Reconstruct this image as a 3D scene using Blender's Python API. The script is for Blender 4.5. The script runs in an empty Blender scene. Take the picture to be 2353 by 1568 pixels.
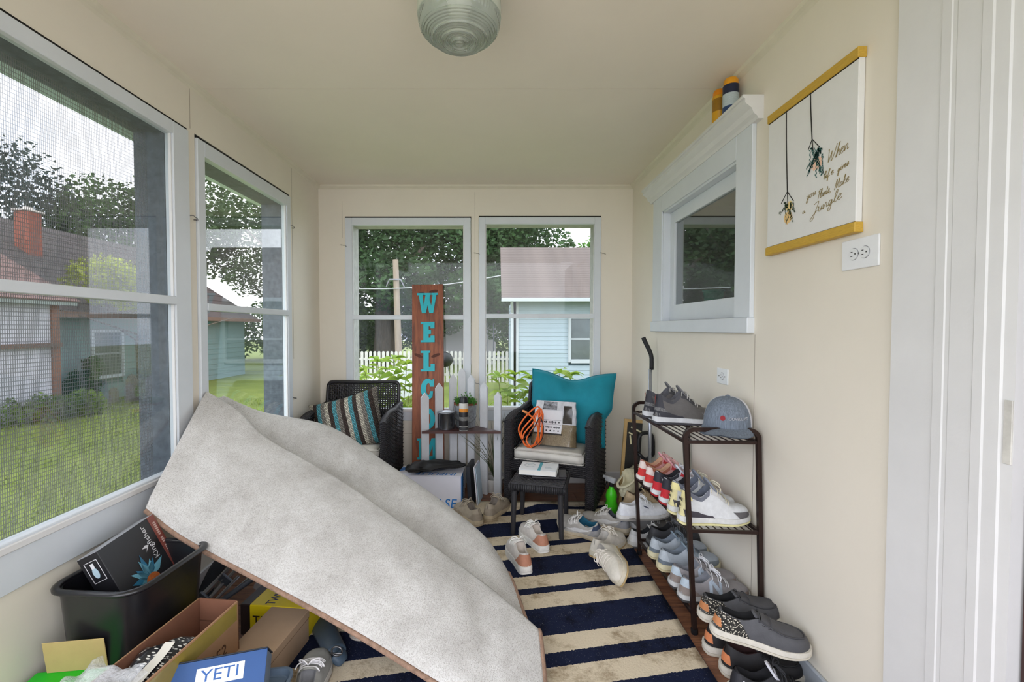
import bpy, bmesh, math, random
from mathutils import Vector, Matrix, Euler, noise
random.seed(11)
PI = math.pi
sc = bpy.context.scene
C = sc.collection
# ---------------------------------------------------------------- camera
F = 1046.0                      # focal length in pixels of the 2353 x 1568 frame
PITCH = math.atan(29 / F)
EYE = 1.205
cd = bpy.data.cameras.new('camera'); cam = bpy.data.objects.new('camera', cd); C.objects.link(cam)
cd.sensor_width = 36; cd.lens = 36 * F / 2353; cd.shift_x = 37.5 / 2353
cd.clip_start = 0.02; cd.clip_end = 300
cam.location = (0, 0, EYE); cam.rotation_euler = (PI / 2 - PITCH, 0, 0)
sc.camera = cam
# ---------------------------------------------------------------- light
sc.view_settings.view_transform = 'Standard'; sc.view_settings.look = 'None'
sc.view_settings.gamma = 1; sc.view_settings.use_curve_mapping = False
sc.view_settings.exposure = 2.0
world = bpy.data.worlds.new('overcast_sky'); sc.world = world; world.use_nodes = True
wn = world.node_tree; bg = wn.nodes['Background']
tc = wn.nodes.new('ShaderNodeTexCoord'); nz = wn.nodes.new('ShaderNodeTexNoise')
nz.inputs['Scale'].default_value = 3.2; nz.inputs['Detail'].default_value = 5
rp = wn.nodes.new('ShaderNodeValToRGB')
rp.color_ramp.elements[0].position = .36; rp.color_ramp.elements[0].color = (.62, .72, .90, 1)
rp.color_ramp.elements[1].position = .52; rp.color_ramp.elements[1].color = (.95, .95, 1, 1)
wn.links.new(tc.outputs['Generated'], nz.inputs['Vector']); wn.links.new(nz.outputs['Fac'], rp.inputs['Fac'])
wn.links.new(rp.outputs['Color'], bg.inputs['Color']); bg.inputs['Strength'].default_value = 1.0
sd = bpy.data.lights.new('hazy_sun', 'SUN'); sun = bpy.data.objects.new('hazy_sun', sd); C.objects.link(sun)
sd.energy = 0.35; sd.angle = .5; sd.color = (1, .95, .86); sun.rotation_euler = (math.radians(20), math.radians(-28), 0)

# ---------------------------------------------------------------- pixel to place
def ray(px, py):
    a = (px - 1139) / F; b = (784 - py) / F
    return Vector((a, math.cos(PITCH) + b * math.sin(PITCH), -math.sin(PITCH) + b * math.cos(PITCH)))
def atz(px, py, z=0.0):
    d = ray(px, py); return Vector((0, 0, EYE)) + d * ((z - EYE) / d.z)
def aty(px, py, y):
    d = ray(px, py); return Vector((0, 0, EYE)) + d * (y / d.y)
def atx(px, py, x):
    d = ray(px, py); return Vector((0, 0, EYE)) + d * (x / d.x)

# ---------------------------------------------------------------- materials
def lin(c):
    r = []
    for v in c[:3]:
        v = v / 255
        r.append(v / 12.92 if v <= .04045 else ((v + .055) / 1.055) ** 2.4)
    return (*r, 1)
MC = {}
def N(nt, kind, **kw):
    n = nt.nodes.new(kind)
    for k, v in kw.items():
        if k in n.inputs: n.inputs[k].default_value = v
        else: setattr(n, k, v)
    return n
def M(col, rough=.6, metal=0, var=.10, vs=18, bump=0, bs=120, spec=.4, stretch=(1, 1, 1), coat=0, trans=0):
    key = (tuple(col), rough, metal, var, vs, bump, bs, spec, stretch, coat, trans)
    if key in MC: return MC[key]
    m = bpy.data.materials.new('surface_%03d' % len(MC)); m.use_nodes = True; nt = m.node_tree
    b = nt.nodes['Principled BSDF']
    b.inputs['Roughness'].default_value = rough; b.inputs['Metallic'].default_value = metal
    b.inputs['Specular IOR Level'].default_value = spec; b.inputs['Coat Weight'].default_value = coat
    b.inputs['Transmission Weight'].default_value = trans
    c = lin(col)
    t = N(nt, 'ShaderNodeTexCoord'); mp = N(nt, 'ShaderNodeMapping'); mp.inputs['Scale'].default_value = stretch
    nt.links.new(t.outputs['Object'], mp.inputs['Vector'])
    n = N(nt, 'ShaderNodeTexNoise', Scale=vs, Detail=6.0, Roughness=.62); nt.links.new(mp.outputs['Vector'], n.inputs['Vector'])
    r = N(nt, 'ShaderNodeValToRGB')
    r.color_ramp.elements[0].position = .3; r.color_ramp.elements[1].position = .7
    r.color_ramp.elements[0].color = tuple(v * (1 - var) for v in c[:3]) + (1,)
    r.color_ramp.elements[1].color = tuple(min(1, v * (1 + var)) for v in c[:3]) + (1,)
    nt.links.new(n.outputs['Fac'], r.inputs['Fac']); nt.links.new(r.outputs['Color'], b.inputs['Base Color'])
    if bump:
        n2 = N(nt, 'ShaderNodeTexNoise', Scale=bs, Detail=3.0); nt.links.new(mp.outputs['Vector'], n2.inputs['Vector'])
        bp = N(nt, 'ShaderNodeBump', Strength=bump, Distance=.004)
        nt.links.new(n2.outputs['Fac'], bp.inputs['Height']); nt.links.new(bp.outputs['Normal'], b.inputs['Normal'])
    MC[key] = m; return m
def custom(name):
    m = bpy.data.materials.new(name); m.use_nodes = True
    return m, m.node_tree, m.node_tree.nodes['Principled BSDF']
def ramp(nt, stops, const=False):
    r = N(nt, 'ShaderNodeValToRGB'); cr = r.color_ramp
    if const: cr.interpolation = 'CONSTANT'
    while len(cr.elements) < len(stops): cr.elements.new(.5)
    for e, (p, c) in zip(cr.elements, stops):
        e.position = p; e.color = lin(c)
    return r
# ---------------------------------------------------------------- geometry: (verts, faces) pairs
def join(*gs):
    v, f = [], []
    for g in gs:
        o = len(v); v += [Vector(p) for p in g[0]]; f += [tuple(i + o for i in q) for q in g[1]]
    return v, f
def xf(g, m): return [m @ Vector(p) for p in g[0]], list(g[1])
def mv(g, x, y, z): return xf(g, Matrix.Translation((x, y, z)))
def T(x=0, y=0, z=0, rx=0, ry=0, rz=0):
    return Matrix.Translation((x, y, z)) @ Euler((math.radians(rx), math.radians(ry), math.radians(rz))).to_matrix().to_4x4()
def from_bm(bm):
    bm.verts.index_update()
    g = [v.co.copy() for v in bm.verts], [tuple(v.index for v in f.verts) for f in bm.faces]
    bm.free(); return g
BX = {}
def box(x0, x1, y0, y1, z0, z1, b=0, seg=1):
    sx, sy, sz = x1 - x0, y1 - y0, z1 - z0
    k = (round(sx, 5), round(sy, 5), round(sz, 5), b, seg)
    if k not in BX:
        bm = bmesh.new(); bmesh.ops.create_cube(bm, size=1)
        for v in bm.verts: v.co = Vector((v.co.x * sx, v.co.y * sy, v.co.z * sz))
        if b: bmesh.ops.bevel(bm, geom=bm.edges[:], offset=min(b, .45 * min(sx, sy, sz)), segments=seg, profile=.5, affect='EDGES')
        BX[k] = from_bm(bm)
    return mv(BX[k], (x0 + x1) / 2, (y0 + y1) / 2, (z0 + z1) / 2)
def prism(poly, d0, d1):          # polygon in x,z extruded along y
    n = len(poly)
    v = [(p[0], d0, p[1]) for p in poly] + [(p[0], d1, p[1]) for p in poly]
    f = [tuple(range(n)), tuple(range(2 * n - 1, n - 1, -1))]
    f += [(i, n + i, n + (i + 1) % n, (i + 1) % n) for i in range(n)]
    return v, f
def grid(nu, nv, fn, cu=False):
    v = [fn(i / (nu if cu else nu - 1), j / (nv - 1)) for i in range(nu) for j in range(nv)]
    f = []
    for i in range(nu if cu else nu - 1):
        for j in range(nv - 1):
            a = i * nv + j; b = ((i + 1) % nu) * nv + j
            f.append((a, b, b + 1, a + 1))
    return v, f
def tube(pts, r, n=8, closed=False, cap=True, flat=1.0, up=None):
    pts = [Vector(p) for p in pts]; m = len(pts)
    rr = r if isinstance(r, (list, tuple)) else [r] * m
    v, f = [], []
    d0 = None
    for i, p in enumerate(pts):
        if closed: d = pts[(i + 1) % m] - pts[i - 1]
        else: d = pts[min(i + 1, m - 1)] - pts[max(i - 1, 0)]
        d = d.normalized() if d.length > 1e-9 else Vector((0, 0, 1))
        if up is not None: a = Vector(up)
        elif d0 is None: a = Vector((0, 0, 1)) if abs(d.z) < .9 else Vector((1, 0, 0))
        else: a = d0
        s = d.cross(a)
        if s.length < 1e-6: s = d.cross(Vector((1, .3, 0)))
        s.normalize(); a = s.cross(d).normalized(); d0 = a
        for k in range(n):
            th = 2 * PI * k / n + PI / n
            v.append(p + s * math.cos(th) * rr[i] + a * math.sin(th) * rr[i] * flat)
    for i in range(m if closed else m - 1):
        for k in range(n):
            a = i * n + k; b = i * n + (k + 1) % n; c = ((i + 1) % m) * n + (k + 1) % n; e = ((i + 1) % m) * n + k
            f.append((a, b, c, e))
    if cap and not closed:
        f.append(tuple(range(n - 1, -1, -1))); f.append(tuple((m - 1) * n + k for k in range(n)))
    return v, f
def lathe(prof, n=32, rib=None):
    v, f = [], []; m = len(prof)
    for k in range(n):
        th = 2 * PI * k / n
        for (r, z) in prof:
            q = r * (1 + (rib(k, z) if rib else 0))
            v.append((q * math.cos(th), q * math.sin(th), z))
    for k in range(n):
        for j in range(m - 1):
            a = k * m + j; b = ((k + 1) % n) * m + j
            f.append((a, b, b + 1, a + 1))
    return v, f
def cyl(r, z0, z1, n=24, b=.002):
    return lathe([(0, z0), (r - b, z0), (r, z0 + b), (r, z1 - b), (r - b, z1), (0, z1)], n)
def disc(r, n=20): return [Vector((r * math.cos(2 * PI * k / n), 0, r * math.sin(2 * PI * k / n))) for k in range(n)], [tuple(range(n))]
def spline(pts, n):
    pts = [Vector(p) for p in pts]; m = len(pts); out = []
    for i in range(n):
        t = i / (n - 1) * (m - 1); k = min(int(t), m - 2); t -= k
        p0, p1, p2, p3 = pts[max(k - 1, 0)], pts[k], pts[k + 1], pts[min(k + 2, m - 1)]
        out.append(.5 * ((2 * p1) + (p2 - p0) * t + (2 * p0 - 5 * p1 + 4 * p2 - p3) * t * t + (3 * p1 - p0 - 3 * p2 + p3) * t ** 3))
    return out
def keyf(keys):
    def fn(s):
        if s <= keys[0][0]: return keys[0][1]
        for (a, b), (c, d) in zip(keys, keys[1:]):
            if s <= c:
                t = (s - a) / (c - a); return b + (d - b) * t
        return keys[-1][1]
    return fn
# ---------------------------------------------------------------- objects
WM = {}
def mesh_of(name, g, mat, smooth=False):
    me = bpy.data.meshes.new(name); me.from_pydata([tuple(p) for p in g[0]], [], g[1])
    for m in (mat if isinstance(mat, (list, tuple)) else [mat]): me.materials.append(m)
    bm = bmesh.new(); bm.from_mesh(me); bmesh.ops.recalc_face_normals(bm, faces=bm.faces); bm.to_mesh(me); bm.free()
    if smooth:
        me.shade_smooth()
        if smooth is not True: me.set_sharp_from_angle(angle=math.radians(smooth))
    return me
def link(name, me, parent=None, m=None):
    o = bpy.data.objects.new(name, me); C.objects.link(o)
    if parent: o.parent = parent
    if m is not None: o.matrix_local = m
    WM[o.name] = (WM[parent.name] if parent else Matrix()) @ (m if m is not None else Matrix())
    return o
def obj(name, g, mat, parent=None, smooth=False, world=False, m=None):
    if world and parent: g = xf(g, WM[parent.name].inverted())
    elif world or (parent is None and m is None):       # a one-mesh thing: origin at the middle of its base
        v = [Vector(p) for p in g[0]]
        lo = [min(p[i] for p in v) for i in range(3)]; hi = [max(p[i] for p in v) for i in range(3)]
        c = Vector(((lo[0] + hi[0]) / 2, (lo[1] + hi[1]) / 2, lo[2]))
        g = [p - c for p in v], g[1]; m = Matrix.Translation(c)
    return link(name, mesh_of(name, g, mat, smooth), parent, m)
def tag(o, label, cat, group=None):
    o['label'] = label; o['category'] = cat
    if group: o['group'] = group
    return o
def thing(name, label, cat, m=None, group=None):
    o = link(name, None, None, m if m is not None else Matrix()); o.empty_display_size = .05
    return tag(o, label, cat, group)
def struct(o): o['kind'] = 'structure'; return o
def text(s, size, ext=.0005, shear=0, sx=1, align='CENTER'):     # lettering in the x,z plane facing -y
    cu = bpy.data.curves.new('lettering', 'FONT'); cu.body = s; cu.size = size; cu.extrude = ext; cu.shear = shear
    cu.align_x = align; cu.align_y = 'CENTER'; cu.resolution_u = 3
    o = bpy.data.objects.new('lettering', cu); C.objects.link(o)
    dg = bpy.context.evaluated_depsgraph_get(); e = o.evaluated_get(dg); me = e.to_mesh()
    g = [Vector((v.co.x * sx, -v.co.z, v.co.y)) for v in me.vertices], [tuple(p.vertices) for p in me.polygons]
    e.to_mesh_clear(); bpy.data.objects.remove(o); bpy.data.curves.remove(cu)
    return g
# common paints
CREAM = M((230, 223, 209), .55, var=.03, vs=1.7, bump=.08, bs=60)
CEILC = M((236, 228, 213), .6, var=.03, vs=1.3, bump=.06, bs=50)
WHITE = M((214, 220, 226), .38, var=.03, vs=6, bump=.12, bs=45, spec=.5)
WHITE2 = M((222, 222, 222), .42, var=.035, vs=5, bump=.15, bs=40, spec=.5)
BLACK = M((18, 18, 22), .5, var=.2)
DARKLINE = M((20, 18, 18), .8, var=.2)
STEEL = M((120, 120, 122), .35, metal=.9, var=.1)
# ================================================================ the porch itself
XL, XR, YB, ZC = -1.36, 1.052, 3.52, 2.30
# wooden floor, plank by plank
def wood_mat(name, c0, c1, c2, scale, rough=.45):
    m, nt, b = custom(name)
    t = N(nt, 'ShaderNodeTexCoord'); mp = N(nt, 'ShaderNodeMapping'); mp.inputs['Scale'].default_value = scale
    oi = N(nt, 'ShaderNodeObjectInfo'); ad = N(nt, 'ShaderNodeVectorMath', operation='ADD')
    nt.links.new(t.outputs['Object'], ad.inputs[0]); nt.links.new(oi.outputs['Random'], ad.inputs[1])
    nt.links.new(ad.outputs[0], mp.inputs['Vector'])
    n = N(nt, 'ShaderNodeTexNoise', Scale=6.0, Detail=8.0, Roughness=.65, Distortion=.6); nt.links.new(mp.outputs[0], n.inputs['Vector'])
    r = ramp(nt, [(.28, c0), (.5, c1), (.72, c2)]); nt.links.new(n.outputs['Fac'], r.inputs['Fac'])
    nt.links.new(r.outputs['Color'], b.inputs['Base Color']); b.inputs['Roughness'].default_value = rough
    bp = N(nt, 'ShaderNodeBump', Strength=.15, Distance=.003); nt.links.new(n.outputs['Fac'], bp.inputs['Height']); nt.links.new(bp.outputs[0], b.inputs['Normal'])
    return m
FLOORWOOD = wood_mat('floor_wood', (78, 48, 36), (122, 80, 58), (156, 108, 78), (1, 9, 3))
floor = struct(obj('floor', box(XL - .1, XR + .1, -.6, YB + .1, -.14, -.016), DARKLINE))
pl_me = {}
y = -.6; row = 0
while y < YB:
    off = [-.55, -.15, .3][row % 3]; cuts = [XL] + [c for c in (off - .5, off + .72) if XL + .2 < c < XR - .2] + [XR]
    for a, b2 in zip(cuts, cuts[1:]):
        w = min(.148, YB - y - .001)
        k = (round(b2 - a, 3), round(w, 3))
        if k not in pl_me: pl_me[k] = mesh_of('floor_plank', box(-(b2 - a) / 2 + .001, (b2 - a) / 2 - .001, 0, w, -.016, 0, .0015), FLOORWOOD)
        o = link('floor_plank', pl_me[k], None, None); o.parent = floor
        o.location = Vector(((a + b2) / 2, y, 0)) - floor.location
    y += .15; row += 1
# ceiling of two sheets with a hairline joint, roof and soffit above
ceil = struct(obj('ceiling', box(XL - .55, XR + .3, -.6, YB + .5, ZC + .012, ZC + .35), M((200, 205, 208), .6)))
seam_y = atz(1000, 204, ZC).y
for a, b2 in ((-.6, seam_y - .0015), (seam_y + .0015, YB)):
    g = box(XL, XR, a, b2, ZC, ZC + .012)
    obj('ceiling_panel', g, CEILC, ceil, world=True)
obj('soffit', box(XL - .55, XL - .1, -.6, YB + .5, 2.19, ZC + .02), M((196, 214, 222), .6), ceil, world=True)
obj('soffit', box(XL - .1, XR + .3, YB + .1, YB + .5, 2.19, ZC + .02), M((196, 214, 222), .6), ceil, world=True)
# walls with window openings
OP_L = [(.93, 2.026), (2.079, 3.02)]; ZW0, ZW1 = .47, 2.085
OP_B = [(-1.158, -.1886), (-.131, .811)]; ZB0, ZB1 = .49, 2.064
wl = [box(XL - .1, XL, -.05, YB + .1, -.02, ZW0), box(XL - .1, XL, -.05, YB + .1, ZW1, ZC + .01),
      box(XL - .1, XL, OP_L[0][1], OP_L[1][0], ZW0, ZW1), box(XL - .1, XL, OP_L[1][1], YB + .1, ZW0, ZW1), box(XL - .1, XL, .83, OP_L[0][0], ZW0, ZW1)]
wall_left = struct(obj('wall_left', join(*wl), CREAM))
wb = [box(XL, XR, YB, YB + .1, -.02, ZB0), box(XL, XR, YB, YB + .1, ZB1, ZC + .01), box(XL, OP_B[0][0], YB, YB + .1, ZB0, ZB1),
      box(OP_B[0][1], OP_B[1][0], YB, YB + .1, ZB0, ZB1), box(OP_B[1][1], XR, YB, YB + .1, ZB0, ZB1)]
wall_back = struct(obj('wall_back', join(*wb), CREAM))
WY0, WY1, WZ0, WZ1 = 1.98, 2.855, 1.25, 1.93
wr = [box(XR, XR + .12, 1.0, YB + .1, -.02, WZ0), box(XR, XR + .12, 1.0, YB + .1, WZ1, ZC + .01),
      box(XR, XR + .12, 1.0, WY0, WZ0, WZ1), box(XR, XR + .12, WY1, YB + .1, WZ0, WZ1)]
wall_right = struct(obj('wall_right', join(*wr), CREAM))
# panel joints: thin shadow gaps in the sheet lining
SEAM = M((120, 108, 90), .9, var=.2)
def seam(w, g): obj('panel_joint', g, SEAM, w, world=True)
seam(wall_left, box(XL - .001, XL + .0006, 2.05, 2.0515, ZW1 + .01, ZC - .03)); seam(wall_left, box(XL - .001, XL + .0006, 3.06, 3.0615, 1.0, ZC - .03))
seam(wall_right, box(XR - .0006, XR + .001, 1.845, 1.8465, .09, 1.18)); seam(wall_back, box(-1.18, -1.1785, YB - .0006, YB + .001, 1.9, 2.18))
seam(wall_back, box(-.1605, -.159, YB - .0006, YB + .001, .5, 2.25))
seam(wall_back, box(-1.0, .2, YB - .0006, YB + .001, .388, .391))
# mouldings and baseboards
def cove(n, name, p, q, inward):
    d = (Vector(q) - Vector(p)); L = d.length; prof = [(0, 0), (.026, 0), (.02, -.012), (.008, -.02), (0, -.028)]
    a = math.atan2(d.y, d.x)
    g = [], []
    v = [Vector(p) + d.normalized() * t * L + Vector(inward) * r[0] + Vector((0, 0, r[1])) for t in (0, 1) for r in prof]
    k = len(prof); f = [tuple(range(k)), tuple(range(2 * k - 1, k - 1, -1))] + [(i, (i + 1) % k, k + (i + 1) % k, k + i) for i in range(k)]
    return struct(obj(name, (v, f), M((222, 216, 198), .5, var=.03)))
cove(1, 'trim_1', (XL, -.6, ZC), (XL, YB, ZC), (1, 0, 0)); cove(2, 'trim_2', (XL, YB, ZC), (XR, YB, ZC), (0, -1, 0)); cove(3, 'trim_3', (XR, -.6, ZC), (XR, YB, ZC), (-1, 0, 0))
struct(obj('baseboard_back', box(XL, XR, YB - .014, YB, 0, .09, .004), WHITE2)); struct(obj('baseboard_left', box(XL, XL + .014, -.05, YB - .02, 0, .09, .004), WHITE2))
struct(obj('baseboard_right', join(box(XR - .014, XR, 1.2, YB - .02, 0, .088, .004), box(XR - .026, XR - .014, 1.2, YB - .02, 0, .02, .006, 2)), M((170, 176, 184), .4, var=.1)))
# door casing in the right foreground, stepped profile run up the wall
prof = [(1.197, XR), (1.197, 1.040), (1.079, 1.038), (1.075, 1.0345), (1.052, 1.0335), (1.049, 1.0352), (1.040, 1.0352), (1.037, 1.034), (.985, 1.033), (.982, 1.0308), (.962, 1.0305), (.958, 1.0325), (.93, 1.0325), (.926, 1.035), (.905, 1.036), (.905, 1.11), (1.1, 1.11)]
n = len(prof)
v = [(x, yy, z) for z in (0, ZC) for (yy, x) in prof]
struct(obj('trim_4', (v, [tuple(range(n)), tuple(range(2 * n - 1, n - 1, -1))] + [(i, (i + 1) % n, n + (i + 1) % n, n + i) for i in range(n)]), WHITE2))
door = struct(obj('door_1', join(box(1.06, 1.10, .05, .903, .02, 2.1, .004)), wood_mat('door_wood', (38, 20, 18), (58, 30, 26), (74, 42, 34), (3, 3, .6))))
obj('strike_plate', box(1.033, 1.0365, .906, .922, .93, 1.06, .001), M((205, 203, 196), .5, var=.2), door, world=True)
# ---------------------------------------------------------------- glass and screen
def glass_mat(name, tint, ior=1.55, rough=.0, dirt=.02):
    m = bpy.data.materials.new(name); m.use_nodes = True; nt = m.node_tree; nt.nodes.clear()
    out = N(nt, 'ShaderNodeOutputMaterial'); tr = N(nt, 'ShaderNodeBsdfTransparent'); tr.inputs[0].default_value = tint
    gl = N(nt, 'ShaderNodeBsdfGlossy', Roughness=rough); ge = N(nt, 'ShaderNodeNewGeometry'); dt = N(nt, 'ShaderNodeVectorMath', operation='DOT_PRODUCT'); nt.links.new(ge.outputs['Normal'], dt.inputs[0]); nt.links.new(ge.outputs['Incoming'], dt.inputs[1])
    ab = N(nt, 'ShaderNodeMath', operation='ABSOLUTE'); nt.links.new(dt.outputs['Value'], ab.inputs[0]); iv = N(nt, 'ShaderNodeMath', operation='SUBTRACT'); iv.inputs[0].default_value = 1; nt.links.new(ab.outputs[0], iv.inputs[1])
    pw_ = N(nt, 'ShaderNodeMath', operation='POWER'); pw_.inputs[1].default_value = 3.8; nt.links.new(iv.outputs[0], pw_.inputs[0]); r0 = ((ior - 1) / (ior + 1)) ** 2
    fr = N(nt, 'ShaderNodeMath', operation='MULTIPLY_ADD'); fr.inputs[1].default_value = 1 - r0; fr.inputs[2].default_value = r0; nt.links.new(pw_.outputs[0], fr.inputs[0])
    mx = N(nt, 'ShaderNodeMixShader'); nt.links.new(fr.outputs[0], mx.inputs[0]); nt.links.new(tr.outputs[0], mx.inputs[1]); nt.links.new(gl.outputs[0], mx.inputs[2])
    df = N(nt, 'ShaderNodeBsdfDiffuse'); df.inputs[0].default_value = (.8, .85, .9, 1)
    t = N(nt, 'ShaderNodeTexCoord'); nz = N(nt, 'ShaderNodeTexNoise', Scale=5.0, Detail=6.0); nt.links.new(t.outputs['Object'], nz.inputs['Vector'])
    mu = N(nt, 'ShaderNodeMath', operation='MULTIPLY'); mu.inputs[1].default_value = dirt * 2; nt.links.new(nz.outputs['Fac'], mu.inputs[0])
    m2 = N(nt, 'ShaderNodeMixShader'); nt.links.new(mu.outputs[0], m2.inputs[0]); nt.links.new(mx.outputs[0], m2.inputs[1]); nt.links.new(df.outputs[0], m2.inputs[2])
    nt.links.new(m2.outputs[0], out.inputs[0]); return m
GLASS = glass_mat('window_glass', (.96, .98, .985, 1), 1.30, 0, .008)
DARKGLASS = glass_mat('house_glass', (.62, .68, .68, 1), 2.5, 0, .02)
def screen_mat():
    m = bpy.data.materials.new('insect_screen'); m.use_nodes = True; nt = m.node_tree; nt.nodes.clear()
    out = N(nt, 'ShaderNodeOutputMaterial'); tr = N(nt, 'ShaderNodeBsdfTransparent'); tr.inputs[0].default_value = (.78, .775, .79, 1); df = N(nt, 'ShaderNodeBsdfDiffuse'); df.inputs[0].default_value = (.22, .22, .23, 1)
    t = N(nt, 'ShaderNodeTexCoord'); sp = N(nt, 'ShaderNodeSeparateXYZ'); nt.links.new(t.outputs['Object'], sp.inputs[0])
    def wire(axis, pitch, width):
        a = N(nt, 'ShaderNodeMath', operation='MULTIPLY'); a.inputs[1].default_value = 1 / pitch; nt.links.new(sp.outputs[axis], a.inputs[0])
        b = N(nt, 'ShaderNodeMath', operation='FRACT'); nt.links.new(a.outputs[0], b.inputs[0])
        c = N(nt, 'ShaderNodeMath', operation='LESS_THAN'); c.inputs[1].default_value = width; nt.links.new(b.outputs[0], c.inputs[0]); return c
    a, b = wire(0, .0066, .46), wire(2, .0132, .2)
    mx = N(nt, 'ShaderNodeMath', operation='MAXIMUM'); nt.links.new(a.outputs[0], mx.inputs[0]); nt.links.new(b.outputs[0], mx.inputs[1])
    mu = N(nt, 'ShaderNodeMath', operation='MULTIPLY'); mu.inputs[1].default_value = .8; nt.links.new(mx.outputs[0], mu.inputs[0])
    m2 = N(nt, 'ShaderNodeMixShader'); nt.links.new(mu.outputs[0], m2.inputs[0]); nt.links.new(tr.outputs[0], m2.inputs[1]); nt.links.new(df.outputs[0], m2.inputs[2])
    nt.links.new(m2.outputs[0], out.inputs[0]); return m
SCREEN = screen_mat()
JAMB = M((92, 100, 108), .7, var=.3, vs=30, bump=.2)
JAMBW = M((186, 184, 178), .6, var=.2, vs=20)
def window(name, m, u0, u1, z0, z1, su, gz0, gz1, mid, gap=True, screen=False, hooks=(), JAMB=JAMB):
    w = link(name, None, None, m); struct(w)
    P = lambda nm, g, mat, **k: obj(nm, g, mat, w, **k)
    e = .003
    for a, b2 in ((u0 + e, u0 + su), (u1 - su, u1 - e)): P('stile', box(a, b2, -.012, .026, z0, z1 - .012, .002), WHITE)
    P('top_rail', box(u0 + su, u1 - su, -.012, .026, gz1, z1 - .012, .002), WHITE)
    P('bottom_rail', box(u0 + su, u1 - su, -.012, .026, z0, gz0, .002), WHITE)
    P('sill_bead', box(u0 + su, u1 - su, -.02, -.010, gz0 - .028, gz0 - .006, .003), WHITE2)
    P('meeting_rail', box(u0 + su, u1 - su, -.016, .026, mid - .017, mid + .017, .002), WHITE)
    for a, b2 in ((gz0, mid - .017), (mid + .017, gz1)):
        P('glass_pane', box(u0 + su, u1 - su, .008, .011, a, b2), GLASS)
        for k in (0, 1): P('putty_bead', box(*((u0 + su, u0 + su + .006) if k else (u1 - su - .006, u1 - su)), -.004, .008, a, b2, .001), WHITE2)
    if gap: P('gap_shadow', box(u0 + .002, u1 - .002, -.003, .05, z1 - .012, z1 - .001), DARKLINE)
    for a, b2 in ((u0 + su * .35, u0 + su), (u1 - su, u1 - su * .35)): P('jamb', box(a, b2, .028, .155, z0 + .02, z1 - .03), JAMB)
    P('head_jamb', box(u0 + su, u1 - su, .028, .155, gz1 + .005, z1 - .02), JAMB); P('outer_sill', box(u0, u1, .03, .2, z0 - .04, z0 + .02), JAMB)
    if screen:
        P('insect_screen', ([(u0 + su - .03, .1, gz0 - .1), (u1 - su + .03, .1, gz0 - .1), (u1 - su + .03, .1, gz1 + .004), (u0 + su - .03, .1, gz1 + .004)], [(0, 1, 2, 3)]), SCREEN)
    for (u, z) in hooks:
        h = P('hook_latch', join(tube(spline([(u - .02, -.012, z + .004), (u - .012, -.022, z + .004), (u, -.02, z), (u + .014, -.02, z), (u + .02, -.014, z - .006), (u + .016, -.012, z - .01)], 14), .0016, 6), tube([(u - .02, -.006, z + .004), (u - .02, -.02, z + .004)], .0022, 6), tube([(u + .02, -.0, z - .006), (u + .02, -.02, z - .006)], .0022, 6)), STEEL, smooth=True)
    return w
ML = Matrix.Translation((XL, 0, 0)) @ Matrix.Rotation(PI / 2, 4, 'Z')
MB_ = Matrix.Translation((0, YB, 0))
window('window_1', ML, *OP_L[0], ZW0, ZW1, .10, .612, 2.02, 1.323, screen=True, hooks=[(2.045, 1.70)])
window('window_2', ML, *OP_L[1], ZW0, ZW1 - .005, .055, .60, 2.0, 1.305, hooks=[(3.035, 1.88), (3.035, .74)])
window('window_3', MB_, *OP_B[0], ZB0, ZB1, .056, .585, 1.996, 1.290, hooks=[(-1.165, 1.84)], JAMB=JAMBW)
window('window_4', MB_, *OP_B[1], ZB0, ZB1 + .005, .052, .60, 2.004, 1.300, hooks=[(-.145, 1.78), (-.145, .78), (.82, 1.78)], JAMB=JAMBW)
# inner window of the house in the right wall
w5 = struct(link('window_5', None, None, Matrix()))
P = lambda nm, g, mat, **k: obj(nm, g, mat, w5, **k)
for a, b2 in ((1.856, WY0), (WY1, 3.01)): P('casing', box(1.034, XR, a, b2, WZ0, 2.04, .002), WHITE)
P('head_casing', box(1.034, XR, WY0, WY1, WZ1, 2.04, .002), WHITE)
pr = [(XR, 2.03), (1.03, 2.03), (1.026, 2.042), (1.012, 2.052), (1.004, 2.072), (.985, 2.086), (.978, 2.092), (.978, 2.108), (.970, 2.110), (.970, 2.122), (XR, 2.122)]
n = len(pr); v = [(x, yy, z) for yy in (1.81, 3.055) for (x, z) in pr]
P('crown_moulding', (v, [tuple(range(n)), tuple(range(2 * n - 1, n - 1, -1))] + [(i, (i + 1) % n, n + (i + 1) % n, n + i) for i in range(n)]), WHITE2)
P('window_sill', box(1.022, XR + .06, 1.852, 3.014, 1.185, WZ0, .003), WHITE)
for a, b2 in ((WY0, WY0 + .012), (WY1 - .012, WY1)): P('jamb', box(XR - .01, XR + .11, a, b2, WZ0, WZ1), WHITE)
P('head_jamb', box(XR - .01, XR + .11, WY0, WY1, WZ1 - .012, WZ1), WHITE)
for a, b2 in ((WY0 + .012, WY0 + .075), (WY1 - .075, WY1 - .012)): P('stile', box(1.085, 1.115, a, b2, WZ0 + .002, WZ1 - .012, .002), WHITE)
P('top_rail', box(1.085, 1.115, WY0 + .07, WY1 - .07, 1.845, WZ1 - .012, .002), WHITE); P('bottom_rail', box(1.085, 1.115, WY0 + .07, WY1 - .07, WZ0 + .002, 1.348, .002), WHITE)
P('glass_pane', box(1.098, 1.102, WY0 + .07, WY1 - .07, 1.348, 1.845), DARKGLASS)
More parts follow.
